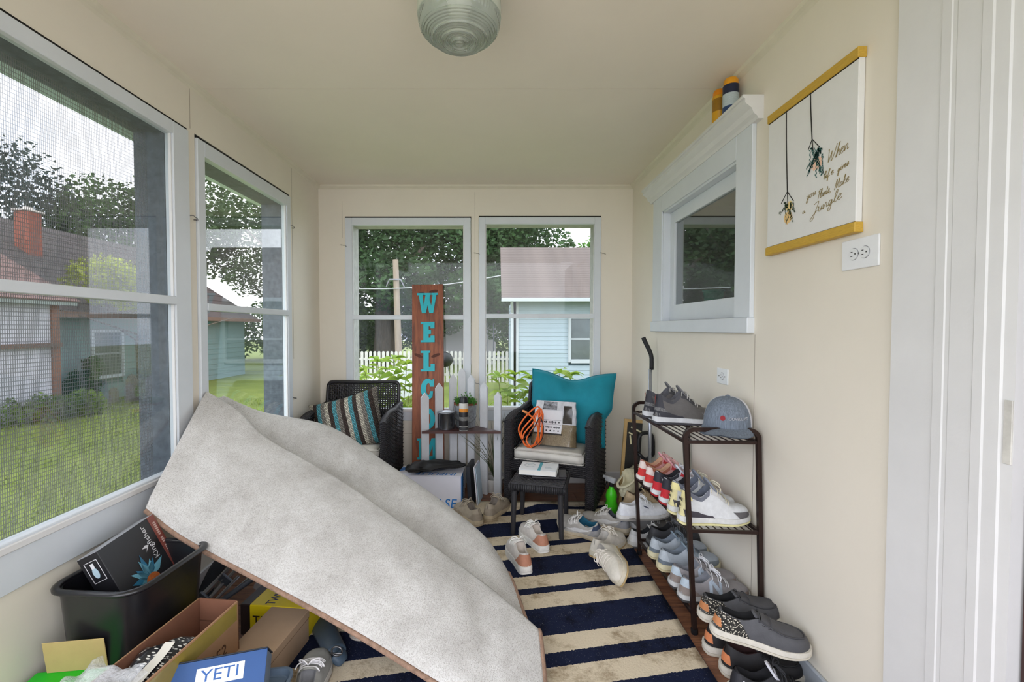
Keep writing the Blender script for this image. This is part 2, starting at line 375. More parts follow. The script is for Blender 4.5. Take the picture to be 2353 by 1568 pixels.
# dim room behind it
RM = M((150, 140, 122), .8)
wall_room = struct(obj('wall_room', join(box(2.6, 2.7, 1.2, 4.4, .6, 2.4), box(1.18, 2.7, 4.3, 4.4, .6, 2.4), box(1.18, 2.7, 1.1, 1.2, .6, 2.4), box(1.18, 2.7, 1.1, 4.4, 2.35, 2.4), box(1.18, 2.7, 1.1, 4.4, .6, .65)), RM))
struct(obj('trim_5', box(1.175, 1.34, 1.9, 2.95, 1.31, 1.332, .003), WHITE2))
tub = thing('plastic_tub', 'green translucent plastic tub inside the house window', 'tub', T(1.25, 2.62, 1.332))
obj('body', lathe([(0, 0), (.045, 0), (.055, .085), (.05, .085), (.042, .006), (0, .006)], 20), M((70, 200, 150), .25, var=.15), tub, smooth=40); obj('rim', lathe([(.053, .083), (.06, .086), (.06, .092), (.053, .092)], 20), M((110, 215, 175), .3), tub, smooth=40)
rd = thing('reed_diffuser', 'small glass reed diffuser with pale sticks inside the house window', 'diffuser', T(1.25, 2.30, 1.332))
obj('bottle', lathe([(0, 0), (.026, 0), (.028, .004), (.028, .045), (.012, .055), (.012, .07), (0, .07)], 18), M((190, 200, 195), .1, var=.05), rd, smooth=40)
for k in range(7): obj('reed', tube([(0, 0, .03), (.05 * math.cos(k * 2.4), .05 * math.sin(k * 2.4), .22)], .0016, 5), M((200, 180, 130), .7), rd)
vs_ = thing('gourd_vase', 'pale yellow gourd shaped vase inside the house window', 'vase', T(1.25, 2.20, 1.332))
obj('body', lathe([(0, 0), (.04, 0), (.05, .03), (.048, .07), (.03, .11), (.016, .15), (.012, .19), (.0, .19)], 20), M((214, 206, 140), .4, var=.06), vs_, smooth=True)
# ---------------------------------------------------------------- ceiling lamp
lc = aty(1056, 98, 1.47); LR = .131
lamp = thing('ceiling_lamp', 'round ribbed glass flush lamp on the ceiling', 'lamp', T(lc.x, lc.y, ZC))
hh = ZC - lc.z
obj('base_plate', join(mv(cyl(LR * 1.03, -.03, 0, 40), 0, 0, 0)), M((96, 88, 66), .4, metal=.6), lamp, smooth=30)
LG, nt, b = custom('pressed_glass'); b.inputs['Base Color'].default_value = (.80, .88, .80, 1); b.inputs['Roughness'].default_value = .05; b.inputs['Transmission Weight'].default_value = .75; b.inputs['IOR'].default_value = 1.45
t = N(nt, 'ShaderNodeTexCoord'); nz2 = N(nt, 'ShaderNodeTexNoise', Scale=60.0); bp = N(nt, 'ShaderNodeBump', Strength=.1, Distance=.002); nt.links.new(t.outputs['Object'], nz2.inputs[0]); nt.links.new(nz2.outputs['Fac'], bp.inputs['Height']); nt.links.new(bp.outputs[0], b.inputs['Normal'])
prof = [(LR, -.03), (LR, -hh * .45)]
obj('upper_glass', lathe([(LR * .985, -.03), (LR * .985, -.06), (LR * .985, -hh * .42)], 144, rib=lambda k, z: .012 * (k % 2)), LG, lamp, smooth=30)
obj('white_band', lathe([(LR * .95, -hh * .42), (LR * 1.005, -hh * .43), (LR * 1.005, -hh * .60), (LR * .95, -hh * .61)], 64), M((186, 194, 180), .35, var=.04), lamp, smooth=30)
rp_ = [(LR * .985, -hh * .60), (LR * .98, -hh * .68), (LR * .94, -hh * .78), (LR * .90, -hh * .81)]
obj('lower_glass', lathe(rp_, 144, rib=lambda k, z: .014 * (k % 2)), LG, lamp, smooth=30)
rr = []
for k in range(65):
    q = 1 - k / 64
    rr.append((LR * .9 * q + 1e-4, -hh * (.81 + .19 * (1 - q * q) ** .8) + .0022 * math.cos(k * PI * .5) - (.007 if k in (16, 17, 18, 34, 35, 36, 37, 50, 51, 57, 58) else 0)))
obj('lens', lathe(rr, 72), LG, lamp, smooth=True)
obj('reflector', lathe([(LR * .9, -.032), (LR * .8, -.05), (.02, -.036), (0, -.036)], 40), M((225, 228, 220), .4), lamp, smooth=True)
obj('bulb', mv(lathe([(0, -.09), (.02, -.085), (.028, -.065), (.022, -.04), (.013, -.03), (.013, -.02)], 20), .0, 0, -.01), M((235, 235, 225), .3), lamp, smooth=True)
# ---------------------------------------------------------------- outlets
def outlet(label, m, w, h, duplex):
    o = thing('wall_outlet', label, 'outlet', m, 'outlets on the right wall')
    obj('cover_plate', box(-w / 2, w / 2, -.006, 0, -h / 2, h / 2, .003, 2), M((232, 234, 236), .3, var=.02), o)
    dk = M((30, 28, 28), .6)
    rim = M((226, 228, 230), .35, var=.02)
    for cx in ((-.02, .02) if duplex else (0,)):
        r = obj('receptacle', xf(([(p[0] * 1, p[1], p[2] * 1.15) for p in lathe([(0, 0), (.0155, 0), (.0165, .0015), (.0165, .003), (0, .003)], 24)[0]], lathe([(0, 0), (.0155, 0), (.0165, .0015), (.0165, .003), (0, .003)], 24)[1]), T(cx, -.0055, 0, rx=90)), rim, o, smooth=30)
        obj('shadow_ring', xf(lathe([(.0165, 0), (.0178, .0006), (.0178, 0)], 24), T(cx, -.006, 0, rx=90)), M((90, 92, 96), .7), o)
        for z in (-.006, .006): obj('slot', box(cx - .008, cx - .001, -.0092, -.008, z - .0012, z + .0012), dk, r, world=False)
        obj('ground_slot', box(cx + .006, cx + .0105, -.0092, -.008, -.0025, .0025, .001), dk, r)
    if duplex: obj('screw', xf(cyl(.003, 0, .002, 12, .0005), T(0, -.006, 0, rx=90)), STEEL, o)
    else:
        for cx in (-.027, .027): obj('screw', xf(cyl(.0026, 0, .002, 12, .0005), T(cx, -.006, 0, rx=90)), STEEL, o)
MR = lambda y, z: T(XR, y, z, rz=-90)
a = atx(1979, 582, XR); outlet('large white double outlet below the plant picture', MR(a.y, a.z), .134, .088, True)
a = atx(1662, 865, XR); outlet('small white single outlet above the shoe rack', MR(a.y, a.z), .10, .072, False)
# ---------------------------------------------------------------- picture with hanging plants
pa, pb = atx(1767, 268, XR - .02), atx(1975, 112, XR - .02); pc = atx(1767, 587, XR - .02)
PW = pa.y - pb.y; PH = pa.z - pc.z
pic = thing('wall_picture', 'white canvas picture of hanging plants with gold wooden bars', 'picture', T(XR, pa.y, pc.z, rz=-90))
CANV = M((226, 226, 224), .7, var=.02, bump=.1, bs=300)
obj('canvas', box(0, PW, -.02, -.001, .028, PH - .028, .002), CANV, pic)
GOLD = M((198, 160, 62), .5, var=.12, vs=30, stretch=(1, 4, 12))
for z in (0, PH - .03): obj('gold_bar', box(-.001, PW + .004, -.026, 0, z, z + .03, .002), GOLD, pic)
INK = M((34, 32, 30), .8)
for z in (.0305, PH - .0315): obj('ink_line', box(0, PW, -.0206, -.0196, z - .0015, z + .0015), INK, pic)
def U(px, py):                    # photo pixel to picture-plane coordinates
    q = atx(px, py, XR - .02); return Vector((pa.y - q.y, -.0212, q.z - pc.z))
cords = [((1808, 236), (1808, 330), (1810, 440)), ((1863, 193), (1864, 250), (1867, 320))]
for cset in cords: obj('hanging_cord', tube(spline([U(*p) for p in cset], 10), .0017, 5), INK, pic)
for cset in ([(1810, 440), (1796, 468)], [(1810, 440), (1811, 470)], [(1810, 440), (1824, 462)], [(1867, 320), (1858, 345)], [(1867, 320), (1869, 345)], [(1867, 320), (1884, 338)]):
    obj('hanger_strand', tube([U(*p) for p in cset], .0013, 5), INK, pic)
def blob(c, rx, rz, col, k):
    n = 18; pts = [(c.x + rx * math.cos(2 * PI * i / n) * (1 + .12 * math.sin(3 * i + k)), -.0208, c.z + rz * math.sin(2 * PI * i / n) * (1 + .1 * math.sin(2 * i + k))) for i in range(n)]
    obj('painted_pot', (pts + [(p[0], -.0202, p[2]) for p in pts], [tuple(range(n))]), M(col, .8, var=.08, vs=60), pic)
blob(U(1811, 500), .022, .022, (236, 200, 140), 1); blob(U(1814, 474), .018, .018, (240, 214, 150), 2); blob(U(1877, 376), .026, .020, (240, 200, 176), 3)
rg = random.Random(5)
def leafmark(c, a, l, w, col):
    d = Vector((math.cos(a), 0, math.sin(a))); s = Vector((-d.z, 0, d.x)); c = Vector((c.x, -.0214, c.z))
    return [c - d * l, c + s * w, c + d * l, c - s * w], [(0, 1, 2, 3)]
for (cx, cy, top, spread, drop, col, nm) in ((1876, 352, 330, 22, 70, (44, 96, 92), 16), (1811, 480, 455, 22, 52, (52, 72, 50), 13)):
    gs = []
    for s in range(nm):
        x0 = cx + rg.uniform(-spread * .7, spread * .7); x1 = cx + rg.uniform(-1, 1) * spread
        ln = rg.uniform(.25, 1) * drop
        for k in range(int(ln / 5) + 2):
            f_ = k / (int(ln / 5) + 1); q = U(x0 + (x1 - x0) * f_ + rg.uniform(-1.5, 1.5), top + 12 + ln * f_)
            gs.append(leafmark(q, rg.uniform(.6, 2.4), .0056, .0022, col))
    obj('painted_foliage', join(*gs), M(col, .8, var=.2), pic)['kind'] = 'stuff'
# handwritten line: a small single-stroke script
ST = {'W': [[(0, .9), (.05, 1), (.15, .3), (.22, 0), (.4, .6), (.45, .7), (.5, .05), (.6, 0), (.8, .5), (.9, 1), (1, .95)]], 'h': [[(0, 0), (.15, .5), (.25, 1), (.15, .9), (.08, 0), (.2, .4), (.35, .45), (.38, .05), (.5, .05)]],
      'e': [[(0, .2), (.25, .3), (.3, .45), (.15, .5), (.06, .2), (.2, 0), (.42, .15)]], 'n': [[(0, .45), (.05, 0), (.2, .45), (.32, .4), (.34, .05), (.5, .1)]], 'l': [[(0, .1), (.2, .7), (.2, 1), (.08, .9), (.06, .1), (.25, .05)]],
      'i': [[(0, .1), (.1, .45), (.1, .05), (.22, .1)], [(.12, .62), (.13, .64)]], 'f': [[(0, .1), (.2, .8), (.2, 1), (.1, .85), (.06, -.4), (.15, -.35), (.12, 0), (.32, .15)]], 'g': [[(.3, .4), (.12, .45), (.03, .2), (.15, .02), (.3, .4), (.27, -.35), (.12, -.45), (.08, -.2), (.4, .15)]],
      'v': [[(0, .4), (.08, .45), (.15, 0), (.32, .45), (.42, .4)]], 's': [[(0, .1), (.2, .5), (.28, .15), (.15, 0), (.02, .08), (.4, .12)]], 'y': [[(0, .4), (.08, .45), (.12, .05), (.3, .1), (.36, .45), (.3, -.4), (.12, -.45), (.15, -.15), (.48, .2)]],
      'o': [[(.2, .45), (.05, .3), (.08, .02), (.25, .02), (.3, .3), (.18, .45), (.45, .38)]], 'u': [[(0, .4), (.06, .45), (.1, .05), (.25, .05), (.34, .45), (.35, .05), (.48, .1)]], 'P': [[(.1, 0), (.2, .95)], [(0, .8), (.2, 1), (.5, .95), (.5, .6), (.18, .5)]],
      'a': [[(.3, .4), (.12, .45), (.03, .2), (.12, .02), (.28, .15), (.3, .4), (.32, .05), (.46, .1)]], 't': [[(.1, .85), (.08, .05), (.3, .08)], [(-.02, .6), (.25, .62)]], 'M': [[(0, 0), (.12, .9), (.2, .95), (.28, .1), (.5, .95), (.58, .9), (.6, .05), (.75, .1)]],
      'k': [[(0, .1), (.18, .8), (.18, 1), (.08, .9), (.06, 0)], [(.35, .5), (.1, .25), (.35, 0), (.48, .08)]], 'J': [[(.15, .9), (.35, 1), (.55, .95), (.4, .3), (.25, -.4), (.05, -.5), (.02, -.3), (.3, .05), (.55, .2)]], ',': [[(.1, .05), (.05, -.15)]]}
ST['p'] = ST['f']
def script(word, p0, p1, hpx):
    a, b2 = U(*p0), U(*p1); d = b2 - a; L = d.length; e = d.normalized(); up = Vector((.25, 0, .97))
    adv = {'W': 1.0, 'M': .78, 'J': .6, 'i': .24, 'l': .27, ',': .2, 't': .3}
    wid = sum(adv.get(c, .46) for c in word); sx = L / wid; hz = hpx
    x = 0; gs = []
    for c in word:
        for s in ST[c]:
            gs.append(tube(spline([a + e * ((x + q[0]) * sx) + up * (q[1] * hz) for q in s], len(s) * 4), .0008, 4))
        x += adv.get(c, .46)
    obj('handwriting', join(*gs), M((146, 130, 88), .7), pic)
for wd, p0, p1, h in (('When', (1900, 376), (1950, 342), .040), ('life', (1893, 414), (1917, 398), .024), ('gives', (1925, 397), (1952, 378), .024), ('you', (1853, 460), (1875, 447), .026), ('Plants,', (1879, 459), (1910, 440), .028), ('Make', (1918, 437), (1952, 415), .028), ('a', (1844, 493), (1851, 489), .020), ('Jungle', (1864, 497), (1936, 455), .036)):
    script(wd, p0, p1, h)
# ---------------------------------------------------------------- spray cans on the window crown
def spray(label, x, y, z, body, bands, capc, r=.032, h=.15, m=None, group=None, name='spray_can'):
    o = thing(name, label, 'can', T(x, y, z) if m is None else m, group)
    obj('body', lathe([(0, 0), (r * .94, 0), (r, .004), (r, h * .80), (r * .8, h * .845), (0, h * .845)], 28), M(body, .3, var=.05), o, smooth=35)
    obj('cap', lathe([(r * .86, h * .815), (r * .93, h * .825), (r * .9, h * .95), (r * .75, h), (0, h)], 28), M(capc, .35, var=.04), o, smooth=35)
    for (z0, z1, c) in bands: obj('label_band', lathe([(r * 1.008, z0 * h), (r * 1.012, z0 * h + .001), (r * 1.012, z1 * h - .001), (r * 1.008, z1 * h)], 28), M(c, .35, var=.15, vs=90, stretch=(1, 1, 6)), o, smooth=35)
    return o
spray('yellow and navy spray can with small print on top of the window moulding', 1.008, 1.98, 2.122, (226, 160, 30), [(.0, .2, (40, 66, 110)), (.2, .55, (178, 190, 196)), (.55, .8, (28, 34, 60))], (230, 158, 34), group='spray cans on the moulding')
spray('orange yellow spray can behind the navy labelled can on the window moulding', 1.008, 2.075, 2.122, (214, 158, 36), [(.35, .72, (150, 108, 30))], (228, 140, 24), group='spray cans on the moulding')
# ================================================================ the yard outside
GZ = -.7
m_, nt, b = custom('lawn_grass')
t = N(nt, 'ShaderNodeTexCoord'); n1 = N(nt, 'ShaderNodeTexNoise', Scale=.9, Detail=8.0, Roughness=.7); n2 = N(nt, 'ShaderNodeTexNoise', Scale=60.0, Detail=3.0)
mxf = N(nt, 'ShaderNodeMath', operation='ADD'); nt.links.new(t.outputs['Object'], n1.inputs[0]); nt.links.new(t.outputs['Object'], n2.inputs[0])
nt.links.new(n1.outputs['Fac'], mxf.inputs[0]); nt.links.new(n2.outputs['Fac'], mxf.inputs[1])
hv = N(nt, 'ShaderNodeMath', operation='MULTIPLY'); hv.inputs[1].default_value = .5; nt.links.new(mxf.outputs[0], hv.inputs[0])
r = ramp(nt, [(.35, (70, 84, 26)), (.52, (96, 110, 36)), (.66, (124, 132, 52))]); nt.links.new(hv.outputs[0], r.inputs['Fac']); nt.links.new(r.outputs['Color'], b.inputs['Base Color']); b.inputs['Roughness'].default_value = .9
LAWN = m_
lawn = struct(obj('ground', box(-60, 40, -30, 70, GZ - .4, GZ), LAWN)); lawn['label'] = 'green lawn around the porch'
struct(obj('ground_bounce_slab', box(-5, 5, -9, -.62, GZ, GZ + .03), M((196, 192, 184), .8, var=.06, vs=3)))  # unseen pale slab added behind the camera to bounce skylight onto the ceiling
rg = random.Random(3); vv, ff = [], []
for _ in range(26000):
    if rg.random() < .8: x = -1.7 - 8 * rg.random() ** 1.5; yy = rg.uniform(.8, 12)
    else: x = rg.uniform(-3, 2.5); yy = rg.uniform(4, 11)
    a = rg.uniform(0, PI); h = rg.uniform(.04, .10); k = len(vv)
    vv += [(x - .008 * math.cos(a), yy - .008 * math.sin(a), GZ), (x + .008 * math.cos(a), yy + .008 * math.sin(a), GZ), (x + rg.uniform(-.04, .04), yy + rg.uniform(-.04, .04), GZ + h)]; ff.append((k, k + 1, k + 2))
gb = tag(obj('grass', (vv, ff), M((122, 138, 52), .8, var=.3, vs=2)), 'short green grass blades across the yard', 'grass'); gb['kind'] = 'stuff'
# ---- houses
def siding(parent, m, u0, u1, z0, z1, pitch, mat, hole=None):
    cache = {}
    z = z0
    while z < z1 - .001:
        segs = [(u0, u1)]
        if hole and hole[2] < z + pitch and z < hole[3]: segs = [(u0, hole[0]), (hole[1], u1)]
        for a, b2 in segs:
            k = (round(b2 - a, 3))
            if k not in cache:
                L = (b2 - a) / 2
                v = [(s * L, d, zz) for s in (-1, 1) for (d, zz) in ((-.018, 0), (-.004, pitch + .012), (.05, pitch + .012), (.05, 0))]
                cache[k] = mesh_of('siding_board', (v, [(0, 1, 2, 3), (7, 6, 5, 4), (0, 4, 5, 1), (1, 5, 6, 2), (2, 6, 7, 3), (3, 7, 4, 0)]), mat)
            o = link('siding_board', cache[k], None); o.parent = parent
            o.matrix_local = m @ Matrix.Translation(((a + b2) / 2, 0, z)); WM[o.name] = o.matrix_local
        z += pitch
BLUE = M((146, 160, 168), .6, var=.05, vs=3); BLUEG = M((112, 134, 132), .6, var=.05, vs=2); WSID = M((176, 174, 178), .6, var=.03, vs=2)
SHING = M((92, 82, 77), .9, var=.28, vs=2.2, bump=.5, bs=9); SHING2 = M((108, 84, 78), .9, var=.2, vs=2, bump=.4, bs=9)
EAVE = M((170, 176, 180), .5, var=.03); PANE = glass_mat('far_pane', (.16, .19, .2, 1), 1.6, 0, .12)
PANE2 = M((70, 78, 76), .15, var=.3, vs=4, spec=.8)
def roof(parent, m, u0, u1, run, rise, z, n, mat):
    L = math.hypot(run, rise); a = math.atan2(rise, run)
    me = mesh_of('shingle_course', box(u0, u1, 0, L / n + .03, 0, .025), mat)
    for k in range(n):
        o = link('shingle_course', me, None); o.parent = parent
        o.matrix_local = m @ Matrix.Translation((0, 0, z)) @ Matrix.Rotation(a, 4, 'X') @ Matrix.Translation((0, k * L / n, .004 - 0)) @ Matrix.Rotation(-.022, 4, 'X')
    g = box(u0 + .02, u1 - .02, .02, L - .02, -.1, -.004)
    o = obj('roof_deck', g, EAVE, parent, m=m @ Matrix.Translation((0, 0, z)) @ Matrix.Rotation(a, 4, 'X'))
def far_window(parent, m, u0, u1, z0, z1, pane, blind=None):
    w = obj('window_frame', join(box(u0 - .07, u0, -.05, .06, z0 - .07, z1 + .07), box(u1, u1 + .07, -.05, .06, z0 - .07, z1 + .07), box(u0, u1, -.05, .06, z1, z1 + .07), box(u0, u1, -.06, .06, z0 - .09, z0), box(u0, u1, -.02, .04, (z0 + z1) / 2 - .02, (z0 + z1) / 2 + .02)), EAVE, parent, m=m)
    obj('pane', box(u0, u1, .01, .02, z0, z1), pane, w)
    if blind: obj('blind', box(u0 + .02, u1 - .02, .025, .035, z0 + .05, z1), M(blind, .7, var=.1, vs=8, stretch=(1, 1, 20)), w)
gar = thing('garage', 'light blue sided garage with brown shingle roof behind the right back window', 'building', T(.45, 10.8, GZ))
I = Matrix(); wz = [aty(1335, 826, 10.8).z - GZ, aty(1335, 733, 10.8).z - GZ]; wx = [aty(1312, 780, 10.8).x - .45, 3.2]
EZ = aty(1200, 690, 10.8).z - GZ
siding(gar, I, 0, 4.2, 0, EZ, .101, BLUE, (wx[0] - .06, wx[1] + .06, wz[0] - .08, wz[1] + .06))
siding(gar, Matrix.Translation((0, 0, 0)) @ Matrix.Rotation(-PI / 2, 4, 'Z'), -4.4, 0, 0, EZ, .101, BLUE)
obj('corner_board', join(box(-.06, .09, -.05, .05, 0, EZ), box(-.06, .03, -.05, .12, 0, EZ)), EAVE, gar)
obj('inner_fill', box(.06, 4.1, .06, 4.3, 0, EZ), M((90, 110, 118), .8), gar)
far_window(gar, I, wx[0], wx[1], wz[0], wz[1], PANE2, (176, 178, 190))
ov = aty(1152, 684, 10.5).x - .45
rz_ = aty(1250, 572, 12.9).z - GZ
roof(gar, Matrix.Translation((0, -.35, 0)), ov, 4.8, 2.45, rz_ - EZ - .02, EZ + .02, 26, SHING)
obj('gutter', box(ov, 4.8, -.46, -.34, EZ - .06, EZ + .03, .01), EAVE, gar); obj('soffit', box(ov, 4.8, -.36, 0, EZ - .03, EZ), EAVE, gar)
obj('downpipe', join(tube([(-.08, -.33, EZ - .04), (-.06, -.1, EZ - .3), (-.06, -.08, 0)], .035, 8)), EAVE, gar)
# neighbour to the left with its window, and the white house with chimney
XB = -10.5
q0, q1 = atx(120, 800, XB).y, 19.0
hB = thing('neighbour_house', 'blue green sided house with a dark sash window across the left lawn', 'building', T(XB, q0, GZ))
mB = Matrix.Rotation(PI / 2, 4, 'Z')
ez = atx(250, 724, XB).z - GZ
w0, w1 = atx(213, 800, XB).y - q0, atx(277, 800, XB).y - q0; z0, z1 = atx(245, 862, XB).z - GZ, atx(245, 764, XB).z - GZ
siding(hB, mB, 0, q1 - q0, 0, ez, .19, BLUEG, (w0 - .06, w1 + .06, z0 - .08, z1 + .06))
far_window(hB, mB, w0, w1, z0, z1, PANE2)
obj('inner_fill', box(-5, -.06, .1, q1 - q0, 0, ez), M((90, 110, 108), .8), hB)
roof(hB, mB @ Matrix.Translation((0, -.4, 0)), -.4, q1 - q0 + .4, 4.5, atx(200, 545, XB - 4).z - GZ - ez, ez, 12, M((70, 62, 60), .9, var=.2, vs=2, bump=.4, bs=9))
obj('gutter', xf(box(-.4, q1 - q0 + .4, -.5, -.38, ez - .1, ez + .03), mB), M((120, 96, 84), .6), hB)
XA = -9.6
hA = thing('white_house', 'white sided house with reddish roof and brick chimney at the far left', 'building', T(XA, 8.0, GZ))
ea = atx(60, 690, XA).z - GZ; ya = atx(128, 800, XA).y - 8.0
siding(hA, mB, -3.0, ya, 0, ea, .15, WSID)
obj('corner_board', xf(box(ya - .12, ya + .05, -.06, .05, 0, ea), mB), M((122, 84, 66), .7), hA)
obj('porch_beam', xf(box(-2.6, ya + .05, -.12, -.02, atx(60, 800, XA).z - GZ, atx(60, 790, XA).z - GZ), mB), M((98, 76, 64), .7), hA)
obj('inner_fill', box(-6, -.06, -3, ya, 0, ea), WSID, hA)
roof(hA, mB @ Matrix.Translation((0, -.3, 0)), -3.6, ya + .3, 3.6, atx(90, 530, XA - 3.3).z - GZ - ea, ea, 12, SHING2)
ck = atx(65, 512, XA - 3.2)
ch = obj('chimney', box(-.2, .2, -.2, .2, -1.2, .28, .02), M((140, 80, 64), .8, var=.25, vs=12, bump=.4, bs=30), hA, m=Matrix.Translation((ck.x - XA, ck.y - 8.0, ck.z - GZ)))
obj('chimney_cap', join(box(-.24, .24, -.24, .24, .28, .33, .01), box(-.08, .08, -.08, .08, .33, .43, .02)), M((206, 196, 186), .7), ch)
shed = thing('white_shed', 'white sided outbuilding behind the far picket fence', 'building', T(-3.0, 24, GZ))
siding(shed, Matrix(), -.8, 3.0, 0, 2.2, .2, WSID); obj('inner_fill', box(-.8, 3, .06, 3, 0, 2.2), WSID, shed); roof(shed, Matrix.Translation((0, -.3, 0)), -1.1, 3.3, 1.8, .9, 2.2, 6, SHING)
# ---- trees
rt = random.Random(21)
def crown(blobs, n, size, seed, flat=.6):
    r = random.Random(seed); vv, ff = [], []
    tot = sum(bl[3] ** 2 for bl in blobs)
    for (cx, cy, cz, rad, sq) in blobs:
        for _ in range(int(n * rad ** 2 / tot)):
            while True:
                d = Vector((r.gauss(0, 1), r.gauss(0, 1), r.gauss(0, 1)))
                if d.length > .1: break
            d.normalize(); q = rad * (r.random() ** .28) * (1 + .22 * noise.noise(d * 2.3 + Vector((cx, cy, cz))))
            p = Vector((cx + d.x * q, cy + d.y * q, cz + d.z * q * sq))
            a = Vector((r.gauss(0, 1), r.gauss(0, 1), r.gauss(0, .5))).normalized(); s = a.orthogonal().normalized(); s = (Matrix.Rotation(r.uniform(0, 6.3), 3, a) @ s)
            l = size * r.uniform(.6, 1.3); w = l * .5; k = len(vv)
            vv += [p - a * l * .5, p + s * w * .5, p + a * l * .5, p - s * w * .5]; ff.append((k, k + 1, k + 2, k + 3))
    return vv, ff
def leafmat(col):
    m, nt, b = custom('foliage'); b.inputs['Roughness'].default_value = .6; b.inputs['Specular IOR Level'].default_value = .25
    t = N(nt, 'ShaderNodeTexCoord'); nz = N(nt, 'ShaderNodeTexNoise', Scale=.9, Detail=6.0); nt.links.new(t.outputs['Object'], nz.inputs[0])
    d = tuple(c * .62 for c in col); l = tuple(min(255, c * 1.3) for c in col)
    r = ramp(nt, [(.3, d), (.7, l)]); nt.links.new(nz.outputs['Fac'], r.inputs['Fac']); nt.links.new(r.outputs['Color'], b.inputs['Base Color'])
    tr = N(nt, 'ShaderNodeBsdfTranslucent'); nt.links.new(r.outputs['Color'], tr.inputs[0]); mx = N(nt, 'ShaderNodeMixShader', Fac=.35)
    out = nt.nodes['Material Output']; nt.links.new(b.outputs[0], mx.inputs[1]); nt.links.new(tr.outputs[0], mx.inputs[2]); nt.links.new(mx.outputs[0], out.inputs[0]); return m
BARK = M((88, 78, 68), .9, var=.3, vs=6, stretch=(3, 3, .5), bump=.6, bs=14)
def tree(label, x, yy, h, tr, blobs, n, size, col, seed, group):
    o = thing('broadleaf_tree', label, 'tree', T(x, yy, GZ), group)
    c = obj('crown', crown(blobs, n, size, seed), leafmat(col), o); c['kind'] = 'stuff'
    obj('trunk', tube([(0, 0, -.1), (.03, 0, h * .3), (-.05, .05, h * .65), (.1, 0, h)], [tr * 1.25, tr, tr * .8, tr * .4], 12), BARK, o, smooth=True)
    for k in range(4):
        a = k * 1.7 + seed; obj('branch', tube([(0, 0, h * (.55 + .08 * k)), (math.cos(a) * 1.2, math.sin(a) * 1.2, h * (.75 + .08 * k)), (math.cos(a) * 2.6, math.sin(a) * 2.6, h * (.95 + .08 * k))], [tr * .45, tr * .3, tr * .12], 8), BARK, o, smooth=True)
    return o
G1 = 'trees beyond the back window'; G2 = 'trees beyond the left lawn'
tree('big dark green tree with a thick trunk behind the welcome sign', -5.35, 22, 5.5, .5, [(-.5, 0, 5.2, 3.6, .8), (3.6, 1, 5.8, 3.4, .8), (-3, 1.5, 6.5, 3.6, .8), (1.5, 1, 9.2, 4.6, .7), (5.2, 2, 8, 3.4, .8), (-4, 0, 9.5, 4, .8), (1.2, -2.6, 4.0, 1.7, .7), (4.6, -2, 3.6, 1.5, .7), (-2.4, -2.2, 3.7, 1.5, .7), (2.6, -1, 2.6, 1.5, .8), (5.6, 0, 2.6, 1.6, .8), (-3.6, 1, 2.7, 1.6, .8), (1.6, 2, 2.6, 1.8, .8), (7.2, 2, 5.5, 2.6, .9)], 60000, .27, (58, 82, 48), 4, G1)
tree('tall tree rising beside the garage roof edge', -.4, 26, 5.5, .3, [(0, 0, 5.5, 3.0, 1.1), (-.8, 0, 8.6, 2.2, 1.0), (.3, 1, 3.6, 1.8, .9)], 14000, .26, (54, 76, 54), 8, G1)
tree('light green shrubby tree low behind the far fence', -9.5, 26, 2.6, .18, [(0, 0, 2.4, 2.2, .8), (2.5, .5, 2.0, 1.6, .8)], 4000, .3, (84, 110, 54), 12, G1)
tree('leafy tree showing above the right end of the garage roof', 6.0, 24, 5.0, .25, [(0, 0, 5.4, 1.8, .9)], 2600, .3, (92, 134, 60), 15, G1)
tree('wide dark grey green tree above the white house roof', -23.5, 20, 5, .5, [(0, 0, 7.2, 4.2, .8), (-3.5, -2, 8.4, 4.0, .8), (3.0, 3, 6.2, 2.6, .8), (-4, -5, 7, 4, .9)], 26000, .27, (58, 70, 66), 30, G2)
tree('rounded green tree left of the window mullion', -18.5, 22.5, 5, .35, [(0, 0, 6.6, 2.8, .9), (2.3, 1.5, 7.4, 2.6, .9), (4.5, 4, 6.5, 3, .9)], 18000, .25, (80, 100, 64), 34, G2)
tree('small bright shrubby tree in front of the blue green house', -9.6, 12.2, 2.2, .06, [(0, 0, 2.9, .75, .8), (.1, .9, 2.5, .6, .8), (-.1, -.8, 3.1, .8, .8)], 3000, .14, (150, 158, 70), 37, G2)
tree('conifer like dark tree seen through the second left window', -9.0, 21.5, 6, .2, [(0, 0, 4.5, 1.4, 1.5), (0, 0, 7, .9, 1.5), (1.8, .5, 5.6, 1.2, 1.2)], 5000, .26, (64, 88, 58), 40, G2)
hg = thing('leafy_hedge', 'dense green hedge closing the far end of the back yard', 'hedge', T(-4, 29, GZ))
obj('foliage', crown([(-9 + 2.2 * k, (k % 3) * .8, 1.5 + .5 * (k % 2), 1.7, .9) for k in range(8)], 16000, .26, 77), leafmat((74, 98, 48)), hg)['kind'] = 'stuff'
obj('stem', tube([(0, 0, 0), (0, 0, 1.2)], .08, 8), BARK, hg)
hg2 = thing('leafy_hedge', 'low leafy hedge on the horizon seen through the second left window', 'hedge', T(-12, 27, GZ))
obj('foliage', crown([(-4 + 2.0 * k, (k % 3) * .8 + .4 * k, 1.5 + .5 * (k % 2), 1.7, 1.0) for k in range(5)], 9000, .26, 78), leafmat((82, 104, 56)), hg2)['kind'] = 'stuff'
obj('stem', tube([(0, 0, 0), (0, 0, 1.2)], .08, 8), BARK, hg2)
